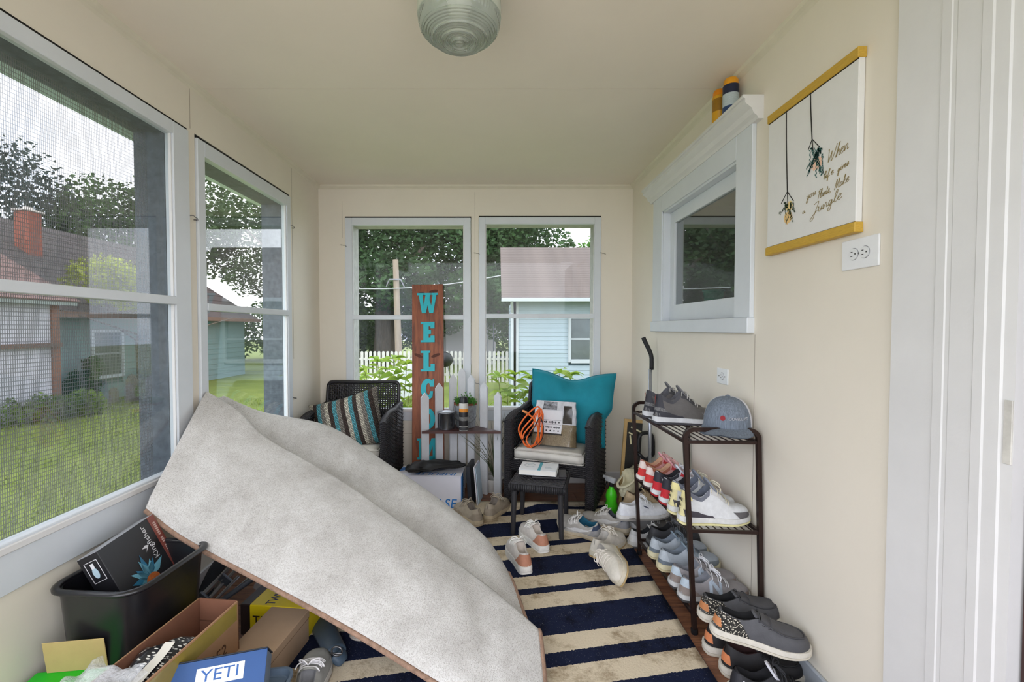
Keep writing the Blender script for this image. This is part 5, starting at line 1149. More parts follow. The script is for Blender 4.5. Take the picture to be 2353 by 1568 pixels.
bp = N(nt, 'ShaderNodeBump', Strength=.6, Distance=.004); bp.invert = True; nt.links.new(br.outputs['Fac'], bp.inputs['Height']); nt.links.new(bp.outputs[0], b.inputs['Normal']); b.inputs['Roughness'].default_value = .95
pc_ = aty(803, 972, 3.18)
pl = obj('throw_pillow', pillow_geo(.50, .40, .15, wr=.01), sm_, None, True, m=T(pc_.x, pc_.y - .015, pc_.z, rx=-16, ry=-16, rz=4))
tag(pl, 'striped knit pillow in teal, brown and cream on the left armchair', 'pillow', 'throw pillows')
TEAL = M((20, 132, 150), .8, var=.12, vs=9, bump=.25, bs=180)
pc2 = aty(1312, 936, 3.235)
pw = thing('throw_pillow', 'large solid teal pillow propped on the right armchair', 'pillow', T(pc2.x + .0, pc2.y, pc2.z, rx=-14, ry=2, rz=-16), 'throw pillows')
obj('cover', pillow_geo(.60, .52, .17, 44, .06, dent=.055, dentw=.45, wr=.02), TEAL, pw, smooth=True)
def edge(k, n=120):
    a = k / n * 4; s = int(a) % 4; q = (a - int(a)) * 2 - 1
    u, v = [(q, -1), (1, q), (-q, 1), (-1, -q)][s]
    x = .30 * u * (1 - .06 * (1 - v * v)); z = .26 * v * (1 - .06 * (1 - u * u)); z -= .055 * math.exp(-(u / .45) ** 2) * max(0, (v + .2) / 1.2) ** 1.5; x *= 1 - .17 * min(1, max(0, -v + .02) / .3); return Vector((x, 0, z))
obj('piping', tube([edge(k) for k in range(120)], .0045, 6, closed=True), M((24, 120, 138), .8), pw, smooth=True)
# ---------------------------------------------------------------- things on the right chair
bg_m = mRt @ T(.005, -.105, .399, rx=-14)
bag = thing('pebble_bag', 'clear plastic bag of brown grit with a white printed panel on the right armchair', 'bag', bg_m)
def bagf(side):
    def fn(a, c):
        u = 2 * a - 1; z = .30 * c; th = .055 * (1 - u ** 4) ** .5 * (1 - c) ** .8 + .006; x = u * (.158 - .02 * c + .006 * noise.noise((z * 20, side, 1)))
        return Vector((x, side * th + .012 * c * noise.noise((x * 14, z * 14, side)) * (1 if c > .3 else .4), z))
    return fn
gb_ = join(grid(26, 26, bagf(1)), grid(26, 26, bagf(-1)))
lowf = ([p for p in gb_[0]], [f for f in gb_[1] if max(gb_[0][i].z for i in f) < .155]); upf = (gb_[0], [f for f in gb_[1] if max(gb_[0][i].z for i in f) >= .155])
obj('filled_part', clean(lowf), M((122, 108, 84), .25, var=.25, vs=90, bump=.3, bs=160, coat=.6), bag, smooth=True)
obj('clear_top', clean(upf), M((206, 208, 214), .15, var=.25, vs=16, bump=.7, bs=14, coat=.7), bag, smooth=True)
bf = bagf(-1)
def panel_on(a0, a1, c0, c1, off=.003, n=12): return grid(n, n, lambda u, v: bf(a0 + (a1 - a0) * u, c0 + (c1 - c0) * v) + Vector((0, -off, 0)))
obj('printed_panel', panel_on(.05, .70, .27, .78), M((224, 224, 230), .3, var=.03, bump=.3, bs=25, coat=.5), bag, smooth=True)
obj('dark_band', panel_on(.05, .72, .235, .27), M((40, 34, 28), .4), bag, smooth=True); obj('black_patch', panel_on(.72, .93, .50, .90), M((46, 42, 42), .25, var=.3, bump=.6, bs=18, coat=.6), bag, smooth=True)
obj('grey_scribble', panel_on(.20, .55, .80, .98), M((120, 122, 128), .25, var=.95, vs=42, stretch=(1, 1, 2), coat=.6), bag, smooth=True)
def onbag(g, a0, c0, off=.0045): return [bf(a0 + p.x / .30, c0 + p.z / .30) + Vector((0, -off, 0)) for p in g[0]], g[1]
PRN = M((52, 54, 62), .6)
for zz_, n_, hgt_ in ((.515, 13, .013), (.40, 17, .009)):
    for k in range(n_):
        if k % 6 == 5: continue
        w_ = .15 / n_; obj('print_mark', onbag(grid(2, 2, lambda u, v: Vector((-.078 + w_ * (k + .75 * u), 0, hgt_ * (v - .5) * (.7 + .3 * (k % 3))))), .42, zz_), PRN, bag)
for z in (.462, .56): obj('print_rule', onbag(grid(14, 2, lambda u, v: Vector((-.08 + .16 * u, 0, .0014 * v))), .42, z), PRN, bag)
for k in range(6): obj('print_icon', onbag(disc(.005, 10), .18 + .09 * k, .325), PRN, bag)
# orange cord in a loose coil and a black cable loop
ro = random.Random(4)
cpt = lambda px, py, y: aty(px, py, y)
pts = []
loops = [((1205, 1020), (1192, 985), (1215, 950), (1238, 936), (1240, 975), (1232, 1015)), ((1212, 1027), (1198, 995), (1222, 962), (1243, 940), (1246, 985), (1240, 1018)), ((1208, 1024), (1203, 1000), (1226, 970), (1236, 945), (1238, 990), (1228, 1022)), ((1220, 1028), (1210, 1008), (1232, 975), (1247, 950), (1244, 995), (1238, 1022))]
for k, lp in enumerate(loops): pts += [cpt(px, py, 3.02 - .012 * k + .012 * (j % 2)) for j, (px, py) in enumerate(lp)]
pts += [cpt(1236, 985, 2.95), cpt(1228, 965, 2.95), cpt(1212, 950, 2.95)]
zmin = .412
for q in pts: q.z = max(q.z, zmin)
cord = thing('extension_cord', 'coiled orange extension cord on the right armchair seat', 'cord', Matrix.Translation(pts[0]))
obj('cable', tube(spline(pts, 200), .0055, 8), M((232, 108, 42), .45, var=.05), cord, smooth=True, world=True)
q = pts[-1]; obj('plug', tube([q, q + Vector((-.02, -.004, .012)), q + Vector((-.034, -.006, .018))], [.008, .009, .006], 8), M((236, 150, 90), .5), cord, smooth=True, world=True)
bc = [cpt(1186, 1030, 2.97), cpt(1200, 1012, 2.95), cpt(1226, 985, 2.93), cpt(1240, 960, 2.93), cpt(1248, 978, 2.92), cpt(1247, 1005, 2.92), cpt(1236, 1022, 2.93), cpt(1222, 1030, 2.94)]
for q in bc: q.z = max(q.z, zmin)
tag(obj('black_cable', tube(spline(bc, 60), .0032, 7), BLACK, None, smooth=True), 'thin black cable looped over the orange cord', 'cable')
# ---------------------------------------------------------------- wicker stool with book and folder
SR = -14.5
stm = T(.270, 2.705, .011, rz=SR)
stool = thing('wicker_stool', 'small square dark wicker stool in front of the right armchair', 'stool', stm)
obj('top', box(-.155, .155, -.155, .155, .262, .300, .008, 2), WICKD, stool, smooth=30)
SW = weave(15, 22, lambda u, v: (Vector((-.15 + .3 * u, -.15 + .3 * v, .300)), Vector((0, 0, 1))), .009, .002, False); obj('top_weave', SW, M((44, 43, 47), .5, var=.3, vs=50), stool, smooth=True)
for k in range(4):
    a = k * PI / 2; gsd = [tube([(-.155 + .31 * j / 30, -.157, .302), (-.155 + .31 * j / 30, -.161, .28), (-.155 + .31 * j / 30, -.157, .262)], .0055, 4) for j in range(31)]
    obj('edge_wrap', xf(join(*gsd), Matrix.Rotation(a, 4, 'Z')), M((44, 43, 47), .5, var=.3, vs=50), stool, smooth=True)
for sx in (1, -1):
    for sy in (1, -1): obj('leg', tube([(sx * .132, sy * .132, .27), (sx * .140, sy * .140, .0)], [.0165, .0135], 10), M((48, 47, 50), .5, var=.2, vs=80, stretch=(1, 1, 8)), stool, smooth=40)
STL = stool
fol = thing('leather_folder', 'black leather folder under the white book on the stool', 'folder', stm @ T(.045, .02, .311, rz=8))
obj('cover', box(-.10, .10, -.075, .075, 0, .012, .004, 2), M((40, 38, 42), .45, var=.15), fol, smooth=30); obj('flap', box(.06, .104, -.07, .07, .012, .016, .0015), M((52, 50, 54), .45), fol)
bk = thing('hardback_book', 'white book with a teal band lying on the stool', 'book', stm @ T(-.015, .025, .3275, rz=2))
obj('pages', box(-.108, .108, -.078, .076, .003, .029, .001), M((228, 226, 220), .7, var=.04, vs=200, stretch=(1, 1, 8)), bk)
for z in (0, .029): obj('cover', box(-.112, .112, -.081, .080, z, z + .003, .001), M((226, 230, 234), .35, var=.02), bk)
obj('spine', box(-.112, .112, .077, .081, 0, .032, .001), M((226, 230, 234), .35), bk)
obj('teal_band', box(.0, .018, -.081, .08, .0321, .0326), M((60, 160, 176), .4), bk)
obj('cover_emblem', mv(join(tube([(.034 * math.cos(k * PI / 10), .034 * math.sin(k * PI / 10), 0) for k in range(19)], .0009, 4), tube([(-.012, -.012, 0), (-.012, .012, 0), (.012, .012, 0), (.012, -.004, 0)], .0009, 4)), -.055, .01, .0324), M((120, 140, 150), .5), bk)
for k in range(3): obj('cover_print', box(.04, .085 - .01 * k, -.03 + .012 * k, -.027 + .012 * k, .0321, .0325), M((150, 164, 172), .5), bk)
# ---------------------------------------------------------------- WELCOME board
SIGN = wood_mat('stained_pine', (84, 40, 22), (138, 72, 40), (164, 94, 54), (7, 7, .8), .5)
sA, sB = aty(946, 650, 3.47), aty(1018, 650, 3.47); SWd = sB.x - sA.x; SH = 1.52
tilt = -math.degrees(math.asin((3.485 - 3.33) / SH))
sgm = T((sA.x + sB.x) / 2 + .02, 3.335, 0.005, rx=tilt, ry=-.8)
sign = thing('welcome_sign', 'tall stained wooden board lettered WELCOME in turquoise against the back window', 'sign', sgm)
obj('board', box(-SWd / 2, SWd / 2, 0, .022, 0, SH + .025, .002), SIGN, sign)
# knots and a check in the wood
obj('crack', prism([(-.006, .905), (.004, .905), (.006, .84), (.0, .82), (-.004, .86)], -.0006, .001), M((58, 26, 14), .8), sign)
for (x, z, a) in ((-.03, 1.47, 20), (.045, 1.49, -10), (.06, 1.0, -20), (-.07, 1.0, 25)): obj('knot', xf(([(p[0] * .036, p[1], p[2] * .012) for p in disc(1, 16)[0]], disc(1, 16)[1]), T(x, -.0005, z, ry=a)), M((84, 38, 20), .6, var=.3, vs=80), sign)
TQ = M((34, 182, 196), .45, var=.05)
def glyph(ch):
    w = .105; h = .155; k = .034; e = .016
    if ch == 'E': return [[(0, 0), (w, 0), (w, .05), (w - .03, .05), (w - .03, k), (.06, k), (.06, .062), (.078, .062), (.078, .094), (.06, .094), (.06, h - k), (w - .03, h - k), (w - .03, h - .05), (w, h - .05), (w, h), (0, h), (0, h - e), (.02, h - e), (.02, e), (0, e)]]
    if ch == 'L': return [[(0, 0), (w, 0), (w, .056), (w - .03, .056), (w - .03, k), (.06, k), (.06, h - e), (.072, h - e), (.072, h), (0, h), (0, h - e), (.02, h - e), (.02, e), (0, e)]]
    if ch == 'C':
        o = [(.0525 + .052 * math.cos(a), .0775 + .0775 * math.sin(a)) for a in [math.radians(d) for d in range(48, 313, 12)]]
        i = [(.0575 + .018 * math.cos(a), .0775 + .045 * math.sin(a)) for a in [math.radians(d) for d in range(300, 59, -14)]]
        return [o + [(.092, .062), (.072, .062)] + i[1:] + [(.07, .095), (.1, .095), (.1, .15), (.088, .15)]]
    if ch == 'O': return ['ring']
    if ch == 'W': return [[(.0, h), (.0, h - e), (.012, h - e), (.036, 0), (.066, 0), (.079, .06), (.092, 0), (.122, 0), (.146, h - e), (.158, h - e), (.158, h), (.108, h), (.108, h - e), (.118, h - e), (.107, .055), (.094, .105), (.097, h - e), (.104, h - e), (.104, h), (.055, h), (.055, h - e), (.064, h - e), (.051, .055), (.041, h - e), (.05, h - e), (.05, h)]]
    return [[(0, 0), (.052, 0), (.052, e), (.042, e), (.042, .10), (.066, .03), (.09, .03), (.114, .10), (.114, e), (.104, e), (.104, 0), (.158, 0), (.158, e), (.146, e), (.146, h - e), (.158, h - e), (.158, h), (.106, h), (.079, .075), (.052, h), (0, h), (0, h - e), (.012, h - e), (.012, e), (0, e)]]
zs = [aty(980, py, 3.45).z for py in (720, 787, 853, 916, 982, 1048)]
zl = list(zs) + [.10]
for ch, z in zip('WELCOME', zl):
    wd = .158 if ch in 'WM' else .105; zz = z / math.cos(math.radians(tilt)) - .005
    if ch == 'O':
        n = 28; ou = [(.054 * math.cos(2 * PI * k / n), .0775 + .0775 * math.sin(2 * PI * k / n)) for k in range(n)]; inn = [(.02 * math.cos(2 * PI * k / n), .0775 + .044 * math.sin(2 * PI * k / n)) for k in range(n)]
        v = [(p[0], d, p[1] + zz) for d in (-.008, 0) for p in ou + inn]; f = []
        for k in range(n):
            j = (k + 1) % n; f += [(k, j, n + j, n + k), (k, j, 2 * n + j, 2 * n + k), (n + k, n + j, 3 * n + j, 3 * n + k)]
        obj('letter', (v, f), TQ, sign)
    else: obj('letter', mv(prism(glyph(ch)[0], -.008, 0), -wd / 2 + .0, 0, zz), TQ, sign)
# ---------------------------------------------------------------- picket corner shelf
PKW = M((208, 210, 214), .45, var=.06, vs=14, bump=.1)
tops = [((976, 903), 3.21), ((1009, 881), 3.285), ((1041, 861), 3.36), ((1061, 845), 3.42), ((1083, 862), 3.36), ((1112, 879), 3.285), ((1144, 901), 3.21)]
tp = [aty(px, py, y) for (px, py), y in tops]
shelf = thing('picket_corner_shelf', 'white picket corner shelf with a dark brown triangular board', 'shelf', Matrix.Translation((tp[3].x, 3.3, 0)))
for i, q in enumerate(tp):
    w = .056; a = (42, 42, 36, 0, -36, -42, -42)[i] * .75
    h = q.z
    obj('picket', xf(prism([(-w / 2, 0), (w / 2, 0), (w / 2, h - .035), (0, h), (-w / 2, h - .035)], -.009, .009), T(q.x, q.y, 0.0, rz=a)), PKW, shelf, world=True)
zsf = aty(1060, 990, 3.16).z
v0, v1, v2 = Vector((tp[0].x - .01, 3.135, zsf)), Vector((tp[6].x + .02, 3.135, zsf)), Vector((tp[3].x + .03, 3.40, zsf)); v3 = Vector((tp[3].x - .03, 3.40, zsf))
dn = Vector((0, 0, -.016)); V4 = [v0, v1, v2, v3]
obj('shelf_board', (V4 + [q + dn for q in V4], [(0, 1, 2, 3), (7, 6, 5, 4)] + [(k, (k + 1) % 4, 4 + (k + 1) % 4, 4 + k) for k in range(4)]), wood_mat('shelf_wood', (44, 22, 22), (70, 36, 32), (92, 52, 44), (1, 9, 3)), shelf, world=True)
q = aty(1028, 990, 3.235); pcn = thing('paint_can', 'small silver paint can on the picket shelf', 'can', T(q.x - .008, 3.225, zsf))
obj('body', lathe([(0, 0), (.058, 0), (.060, .003), (.060, .108), (.062, .112), (.058, .116)], 32), M((120, 122, 128), .22, metal=.9, var=.35, vs=6, stretch=(6, 6, .1)), pcn, smooth=30); obj('lid', lathe([(0, .112), (.045, .112), (.048, .116), (.055, .116), (.062, .118), (.062, .121), (.054, .121), (.046, .117), (0, .117)], 32), M((176, 180, 188), .3, metal=.8, var=.1), pcn, smooth=30)
q = aty(1066, 990, 3.19); spray('black and orange labelled spray bottle with black cap on the picket shelf', q.x, 3.170, zsf, (198, 196, 190), [(.02, .12, (60, 60, 62)), (.14, .56, (40, 38, 40)), (.56, .66, (220, 140, 50)), (.3, .42, (190, 190, 186))], (24, 26, 28), .032, .235, name='spray_bottle')
q = aty(1070, 985, 3.29)
pot = thing('potted_plant', 'galvanized bucket of small green succulents on the picket shelf', 'plant', T(q.x + .0, 3.292, zsf) @ Matrix.Scale(.86, 4))
GALV = M((150, 154, 158), .4, metal=.6, var=.45, vs=40)
obj('bucket', lathe([(0, 0), (.078, 0), (.082, .004), (.094, .195), (.098, .2), (.094, .203), (.088, .195), (.076, .012), (0, .012)], 32), GALV, pot, smooth=30); obj('soil', mv(cyl(.088, .17, .182, 24), 0, 0, 0), M((70, 46, 34), .95, var=.4, vs=120, bump=.6), pot)
obj('rim', lathe([(.09, .188), (.099, .19), (.100, .206), (.091, .206)], 32), M((116, 66, 44), .6, var=.4, vs=40), pot, smooth=30)
obj('handle', tube(spline([(-.098, 0, .19), (-.094, -.05, .10), (-.05, -.085, .055), (0, -.098, .045), (.05, -.085, .055), (.094, -.05, .10), (.098, 0, .19)], 30), .0022, 6), STEEL, pot, smooth=True)
rs = random.Random(8); gsx = []
for k in range(90):
    a = rs.uniform(0, 6.28); rad = rs.uniform(0, .1); bx, by = rad * math.cos(a), rad * math.sin(a); hgt = rs.uniform(.03, .07) if k > 3 else rs.uniform(.09, .13); lx, ly = math.cos(a) * .035 * rs.random(), math.sin(a) * .035 * rs.random()
    stem = [Vector((bx, by, .18)), Vector((bx + lx * .5, by + ly * .5, .18 + hgt * .6)), Vector((bx + lx, by + ly, .18 + hgt))]; gsx.append(tube(stem, .0014, 4))
    for j in range(12):
        f_ = .25 + .75 * j / 12; p_ = stem[0].lerp(stem[2], f_); d = Vector((rs.gauss(0, 1), rs.gauss(0, 1), rs.gauss(.5, .6))).normalized(); s_ = d.orthogonal().normalized(); l = rs.uniform(.013, .024)
        gsx.append(([p_, p_ + d * l * .5 + s_ * l * .28, p_ + d * l, p_ + d * l * .5 - s_ * l * .28], [(0, 1, 2, 3)]))
obj('succulent_foliage', join(*gsx), leafmat((84, 140, 62)), pot)['kind'] = 'stuff'
# artificial grass behind the shelf and chair
gp = thing('ornamental_grass', 'dark wispy potted grass between the picket shelf and the right armchair', 'plant', T(-.01, 3.34, 0))
obj('pot', lathe([(0, 0), (.055, 0), (.07, .10), (.066, .10), (.052, .01), (0, .01)], 20), M((206, 204, 200), .5), gp, smooth=40)
for k in range(34):
    a = rs.uniform(0, 6.28); s_ = rs.uniform(.05, .2) if k > 8 else rs.uniform(.2, .32); hz = rs.uniform(.28, .62)
    if k < 9: a = rs.uniform(3.3, 4.6); hz = rs.uniform(.35, .5)
    ex = min(.08, s_ * math.cos(a)); ey = max(-.25, min(.10, s_ * math.sin(a)))
    obj('blade', tube(spline([(0, 0, .09), (ex * .3, ey * .3, hz * .6), (ex, ey, hz)], 10), [.0022] * 6 + [.002, .0016, .001, .0005], 4), M((62, 76, 44) if k % 3 else (96, 88, 60), .7), gp)
# ---------------------------------------------------------------- boxes by the shelf
f0, f1 = atz(1060, 1176, 0), aty(930, 1100, 2.97)
ib = thing('shipping_box', 'white shipping box with blue IMPULSE print beside the left armchair', 'box', T(-.43, 3.06, .014, rz=-3))
IBW = M((214, 214, 224), .6, var=.03, vs=9)
obj('carton', box(-.22, .21, -.10, .10, 0, .222, .003), IBW, ib)
obj('top_flap', box(-.222, .212, -.103, .102, .222, .226), IBW, ib); [obj('blue_panel', q, M((34, 110, 186), .5), ib) for q in (([(.14, .06, .2263), (.212, .102, .2263), (.10, .102, .2263)], [(0, 1, 2)]), ([(-.222, -.02, .2263), (-.222, .06, .2263), (-.12, .102, .2263), (-.05, .102, .2263)], [(0, 1, 2, 3)]))]
obj('side_stripe', box(.2105, .213, -.102, -.02, .06, .226), M((34, 110, 186), .5), ib)
obj('box_lettering', xf(text('IMPULSE', .075, .0003, .15), Matrix(((-1, 0, 0, .04), (0, 0, -1, -.06), (0, -1, 0, .2268), (0, 0, 0, 1)))), M((40, 120, 196), .5), ib)
obj('front_lettering', xf(text('IMPULSE', .085, .0003, .15), T(.02, -.1015, .04)), M((40, 120, 196), .5), ib)
obj('side_lettering', xf(text('IMPULSE', .05, .0003, .1), T(.2135, 0, .10, rz=90) @ Matrix.Rotation(PI / 2, 4, 'Y')), M((70, 70, 78), .6), ib)
def crump(w, h, t, seed, amp):
    def fn(s):
        return lambda a, c: Vector(((a - .5) * w * (1 - .12 * math.sin(c * 5 + seed)), (c - .5) * h * (1 - .2 * math.sin(a * 4 + seed)), s * t * (max(0, 1 - (2 * a - 1) ** 4) * max(0, 1 - (2 * c - 1) ** 4)) ** .5 + t * s * .02 + amp * noise.noise((a * 4 + seed, c * 4, s * .4))))
    return join(grid(22, 18, fn(1)), grid(22, 18, fn(-1)))
tag(obj('cloth_bag', xf((lambda g: ([Vector((p.x, p.y * (1 - 1.3 * max(0, p.x + .02)) + .25 * p.x * (p.x < -.1), p.z * (1.2 - 3.2 * p.x) + .03 * max(0, -p.x - .08))) for p in g[0]], g[1]))(crump(.36, .17, .014, 3, .016)), T(-.40, 3.06, .280, rz=4)), M((26, 26, 28), .6, var=.3, bump=.3, bs=60), None, smooth=True), 'flat black cloth bag lying on the white shipping box', 'bag')
bp1 = thing('flat_case', 'black flat case standing beside the white shipping box', 'case', T(-.155, 3.09, .014, ry=-4, rz=-8)); obj('shell', box(-.012, .012, -.09, .09, 0, .275, .004), M((28, 29, 34), .5, var=.1), bp1); obj('edge_strip', box(-.014, .014, -.092, -.084, .01, .27, .002), M((40, 42, 48), .5), bp1)
wp1 = thing('white_board', 'white folded board leaning behind the black flat case', 'board', T(-.112, 3.11, .014, ry=-5, rz=-8)); obj('sheet', box(-.004, .004, -.085, .085, 0, .26, .001), IBW, wp1); obj('back_sheet', box(.006, .010, -.075, .08, 0, .25, .001), M((186, 206, 222), .5), wp1)
# ---------------------------------------------------------------- corner behind the rack
q = atz(1397, 1166, 0)
sb = thing('spray_bottle', 'neon green trigger spray bottle beside the right armchair', 'bottle', T(.752, 2.93, .004, rz=-60))
obj('body', lathe([(0, 0), (.036, 0), (.040, .006), (.040, .06), (.032, .085), (.037, .11), (.030, .145), (.015, .165), (.014, .18), (0, .18)], 24), M((80, 220, 40), .3, var=.05), sb, smooth=40)
obj('collar', mv(cyl(.017, .175, .20, 16), 0, 0, 0), M((30, 30, 32), .4), sb); obj('trigger_head', join(box(-.05, .03, -.012, .012, .20, .235, .006, 2), tube([(-.05, 0, .222), (-.07, 0, .222)], [.009, .010], 10)), M((196, 198, 200), .35), sb, smooth=30); obj('trigger', tube(spline([(-.028, 0, .205), (-.045, 0, .185), (-.04, 0, .155)], 8), .006, 6), M((30, 30, 32), .4), sb)
br1 = thing('snow_brush', 'grey pole with bent black handle leaning in the right back corner', 'brush', T(1.0, 2.93, 0))
obj('pole', tube([(.0, .0, .06), (.0, .01, .94)], .0115, 12), M((168, 172, 180), .3, metal=.7, var=.08), br1, smooth=True)
hd = [aty(1497, 850, 2.94), aty(1497, 822, 2.94), aty(1493, 808, 2.945), aty(1482, 785, 2.955), aty(1478, 776, 2.96)]
obj('grip', tube(spline(hd, 14), [.014] * 7 + [.0145] * 7, 10), M((30, 30, 34), .6, var=.1), br1, smooth=True, world=True)
obj('brush_head', box(-.05, .03, -.012, .03, 0, .065, .004), M((40, 40, 46), .7), br1)
sv = thing('snow_shovel', 'black D handled tool standing behind the shoe rack', 'shovel', T(.982, 2.99, 0))
dh = [aty(px, py, 2.99) for px, py in ((1466, 1040), (1467, 1010), (1475, 997), (1492, 996), (1499, 1008), (1500, 1045))]
obj('d_grip', tube(spline(dh, 24), .017, 8, flat=.7), M((28, 28, 30), .45), sv, smooth=True, world=True)
e0, e1 = dh[0], dh[-1]; mid_ = (e0 + e1) / 2 - Vector((0, 0, .03))
obj('socket', join(tube([e0, mid_ - Vector((0, 0, .02))], .012, 8), tube([e1, mid_ - Vector((0, 0, .02))], .012, 8), tube([mid_, Vector((mid_.x, mid_.y, .1))], .015, 10)), M((30, 30, 32), .45), sv, smooth=True, world=True)
obj('blade', box(-.06, .06, -.01, .01, 0, .14, .006), M((36, 36, 40), .5), sv)
lv = thing('bow_saw_box', 'tan and black flat box with pale lettering behind the rack corner', 'box', T(.86, 2.99, 0, rx=-4, ry=5))
obj('card', box(-.05, .07, -.008, .008, 0, .60, .002), M((176, 146, 96), .7, var=.1), lv); obj('black_face', box(-.03, .071, -.0095, -.0082, .05, .58), M((36, 34, 30), .5), lv)
[obj('pale_stroke', xf(box(-l / 2, l / 2, -.0103, -.0092, -.005, .005), T(x, 0, z, ry=a)), M((206, 200, 160), .5), lv) for (x, z, l, a) in ((.03, .535, .075, 22), (.0, .505, .04, 22), (-.002, .465, .06, 80), (.025, .455, .06, 80), (.048, .445, .05, 80))]
# ================================================================ clutter below the left windows
BINM = M((26, 26, 30), .28, var=.15, vs=10, spec=.6)
def rrect(hx, hy, r, n=6):
    out = []
    for (cx, cy, a0) in ((hx - r, hy - r, 0), (-hx + r, hy - r, 90), (-hx + r, -hy + r, 180), (hx - r, -hy + r, 270)):
        for k in range(n + 1): a = math.radians(a0 + 90 * k / n); out.append((cx + r * math.cos(a), cy + r * math.sin(a)))
    return out
def tubshape(levels, n=6):          # (half x, half y, radius, z)
    v, f = [], []; m = 4 * (n + 1)
    for (hx, hy, r, z) in levels: v += [(p[0], p[1], z) for p in rrect(hx, hy, r, n)]
    for k in range(len(levels) - 1): f += [(k * m + i, k * m + (i + 1) % m, (k + 1) * m + (i + 1) % m, (k + 1) * m + i) for i in range(m)]
    f.append(tuple(range(m))); f.append(tuple((len(levels) - 1) * m + i for i in range(m - 1, -1, -1))) if False else None
    f = [q for q in f if q]
    return v, f
bn = thing('plastic_bin', 'black plastic waste bin below the large left window', 'bin', T(-1.175, 1.470, 0, rz=-4))
outer = [(.10, .13, .04, 0), (.105, .135, .045, .01), (.132, .160, .06, .40), (.135, .163, .06, .43)]
inner = [(.127, .155, .056, .43), (.123, .151, .055, .40), (.098, .128, .04, .012)]
obj('tub', tubshape(outer + inner), BINM, bn, smooth=40)
rim = [(p[0], p[1], .432) for p in rrect(.139, .167, .062)]
obj('rim', tube(rim, .012, 8, closed=True, flat=.7), BINM, bn, smooth=True)
# black printed box standing in the bin
FTL, FTR, FBL = Vector((-1.222, 1.375, .522)), Vector((-1.245, 1.625, .53)), Vector((-1.165, 1.345, .41))
e1 = (FTR - FTL).normalized(); e2 = (FBL - FTL); e2 = (e2 - e1 * e2.dot(e1)).normalized(); e3 = e1.cross(e2).normalized()
if e3.x > 0: e3 = -e3
L1, L2, L3 = .262, .30, .065
# local frame: x along the box length, z up the face, -y out of the printed face
Mb = Matrix(((e1.x, e3.x, -e2.x, 0), (e1.y, e3.y, -e2.y, 0), (e1.z, e3.z, -e2.z, 0), (0, 0, 0, 1)))
Mb = Matrix.Translation(FTL + e2 * L2) @ Mb
kb = thing('printed_box', 'black Kingfisher box with a blue feather picture standing in the black bin', 'box', Mb)
KB = M((30, 30, 34), .4, var=.1, vs=30)
obj('carton', box(0, L1, 0, L3, 0, L2, .0015), KB, kb)
obj('top_edge_print', box(.0, L1, .0, L3, L2 - .0005, L2 + .0006), M((168, 170, 178), .4, var=.1), kb); obj('copper_band', box(L1 - .035, L1 - .002, -.0008, 0, 0, L2), M((132, 70, 62), .45, var=.12), kb)
TXT = M((222, 222, 226), .5)
obj('box_lettering', xf(text('Kingfisher', .030, .0003), T(L1 - .075, -.001, L2 - .075, ry=-90)), TXT, kb); [obj('band_print', box(L1 - .024, L1 - .013 + .001 * (k % 2), -.0014, 0, L2 - .03 - .0075 * k, L2 - .025 - .0075 * k), M((206, 176, 168), .5), kb) for k in range(17) if k not in (7, 11)]
obj('bird_mark', ([(L1 - .10, -.001, L2 - .075), (L1 - .085, -.001, L2 - .080), (L1 - .108, -.001, L2 - .098), (L1 - .098, -.001, L2 - .086), (L1 - .118, -.001, L2 - .080)], [(0, 1, 3), (1, 2, 3), (0, 3, 4)]), TXT, kb)
def petal(cx, cz, a, l, w): d = Vector((math.cos(a), 0, math.sin(a))); s = Vector((-d.z, 0, d.x)); c = Vector((cx, -.0011, cz)); return [c, c + d * l * .45 + s * w, c + d * l, c + d * l * .5 - s * w], [(0, 1, 2, 3)]
PT1, PT2 = M((44, 118, 156), .4, var=.3, vs=60), M((110, 176, 200), .4, var=.2)
cx, cz = .125, L2 - .175
for k in range(9): obj('feather', petal(cx - .01 * (k % 2), cz, math.radians(25 + 20 * k), .085 - .012 * (k % 3), .013), PT1 if k % 2 else PT2, kb)
obj('orange_breast', ([(cx + .032 * math.cos(k * PI / 9), -.0014, cz - .012 + .024 * math.sin(k * PI / 9)) for k in range(18)], [tuple(range(18))]), M((196, 108, 54), .5, var=.3, vs=60), kb)
obj('side_frame', xf(join(box(.012, .0135, -.0005, 0, .21, .28), box(.0505, .052, -.0005, 0, .21, .28), box(.012, .052, -.0005, 0, .21, .2115), box(.012, .052, -.0005, 0, .2785, .28)), Matrix.Rotation(PI / 2, 4, 'Z') @ Matrix.Scale(-1, 4, (0, 1, 0)) if False else T(0, L3, 0, rz=-90)), TXT, kb)
obj('side_picture', xf(([(.032 + .009 * math.cos(k * PI / 8), -.0008, .240 + .018 * math.sin(k * PI / 8)) for k in range(16)], [tuple(range(16))]), T(0, L3, 0, rz=-90)), M((176, 200, 212), .4), kb); obj('side_picture', xf(box(.027, .037, -.0009, 0, .255, .272), T(0, L3, 0, rz=-90)), TXT, kb)
obj('side_feather', xf(join(*[petal(.035, .13, math.radians(60 + 25 * k), .04, .006) for k in range(4)]), T(0, L3, 0, rz=-90)), PT2, kb)
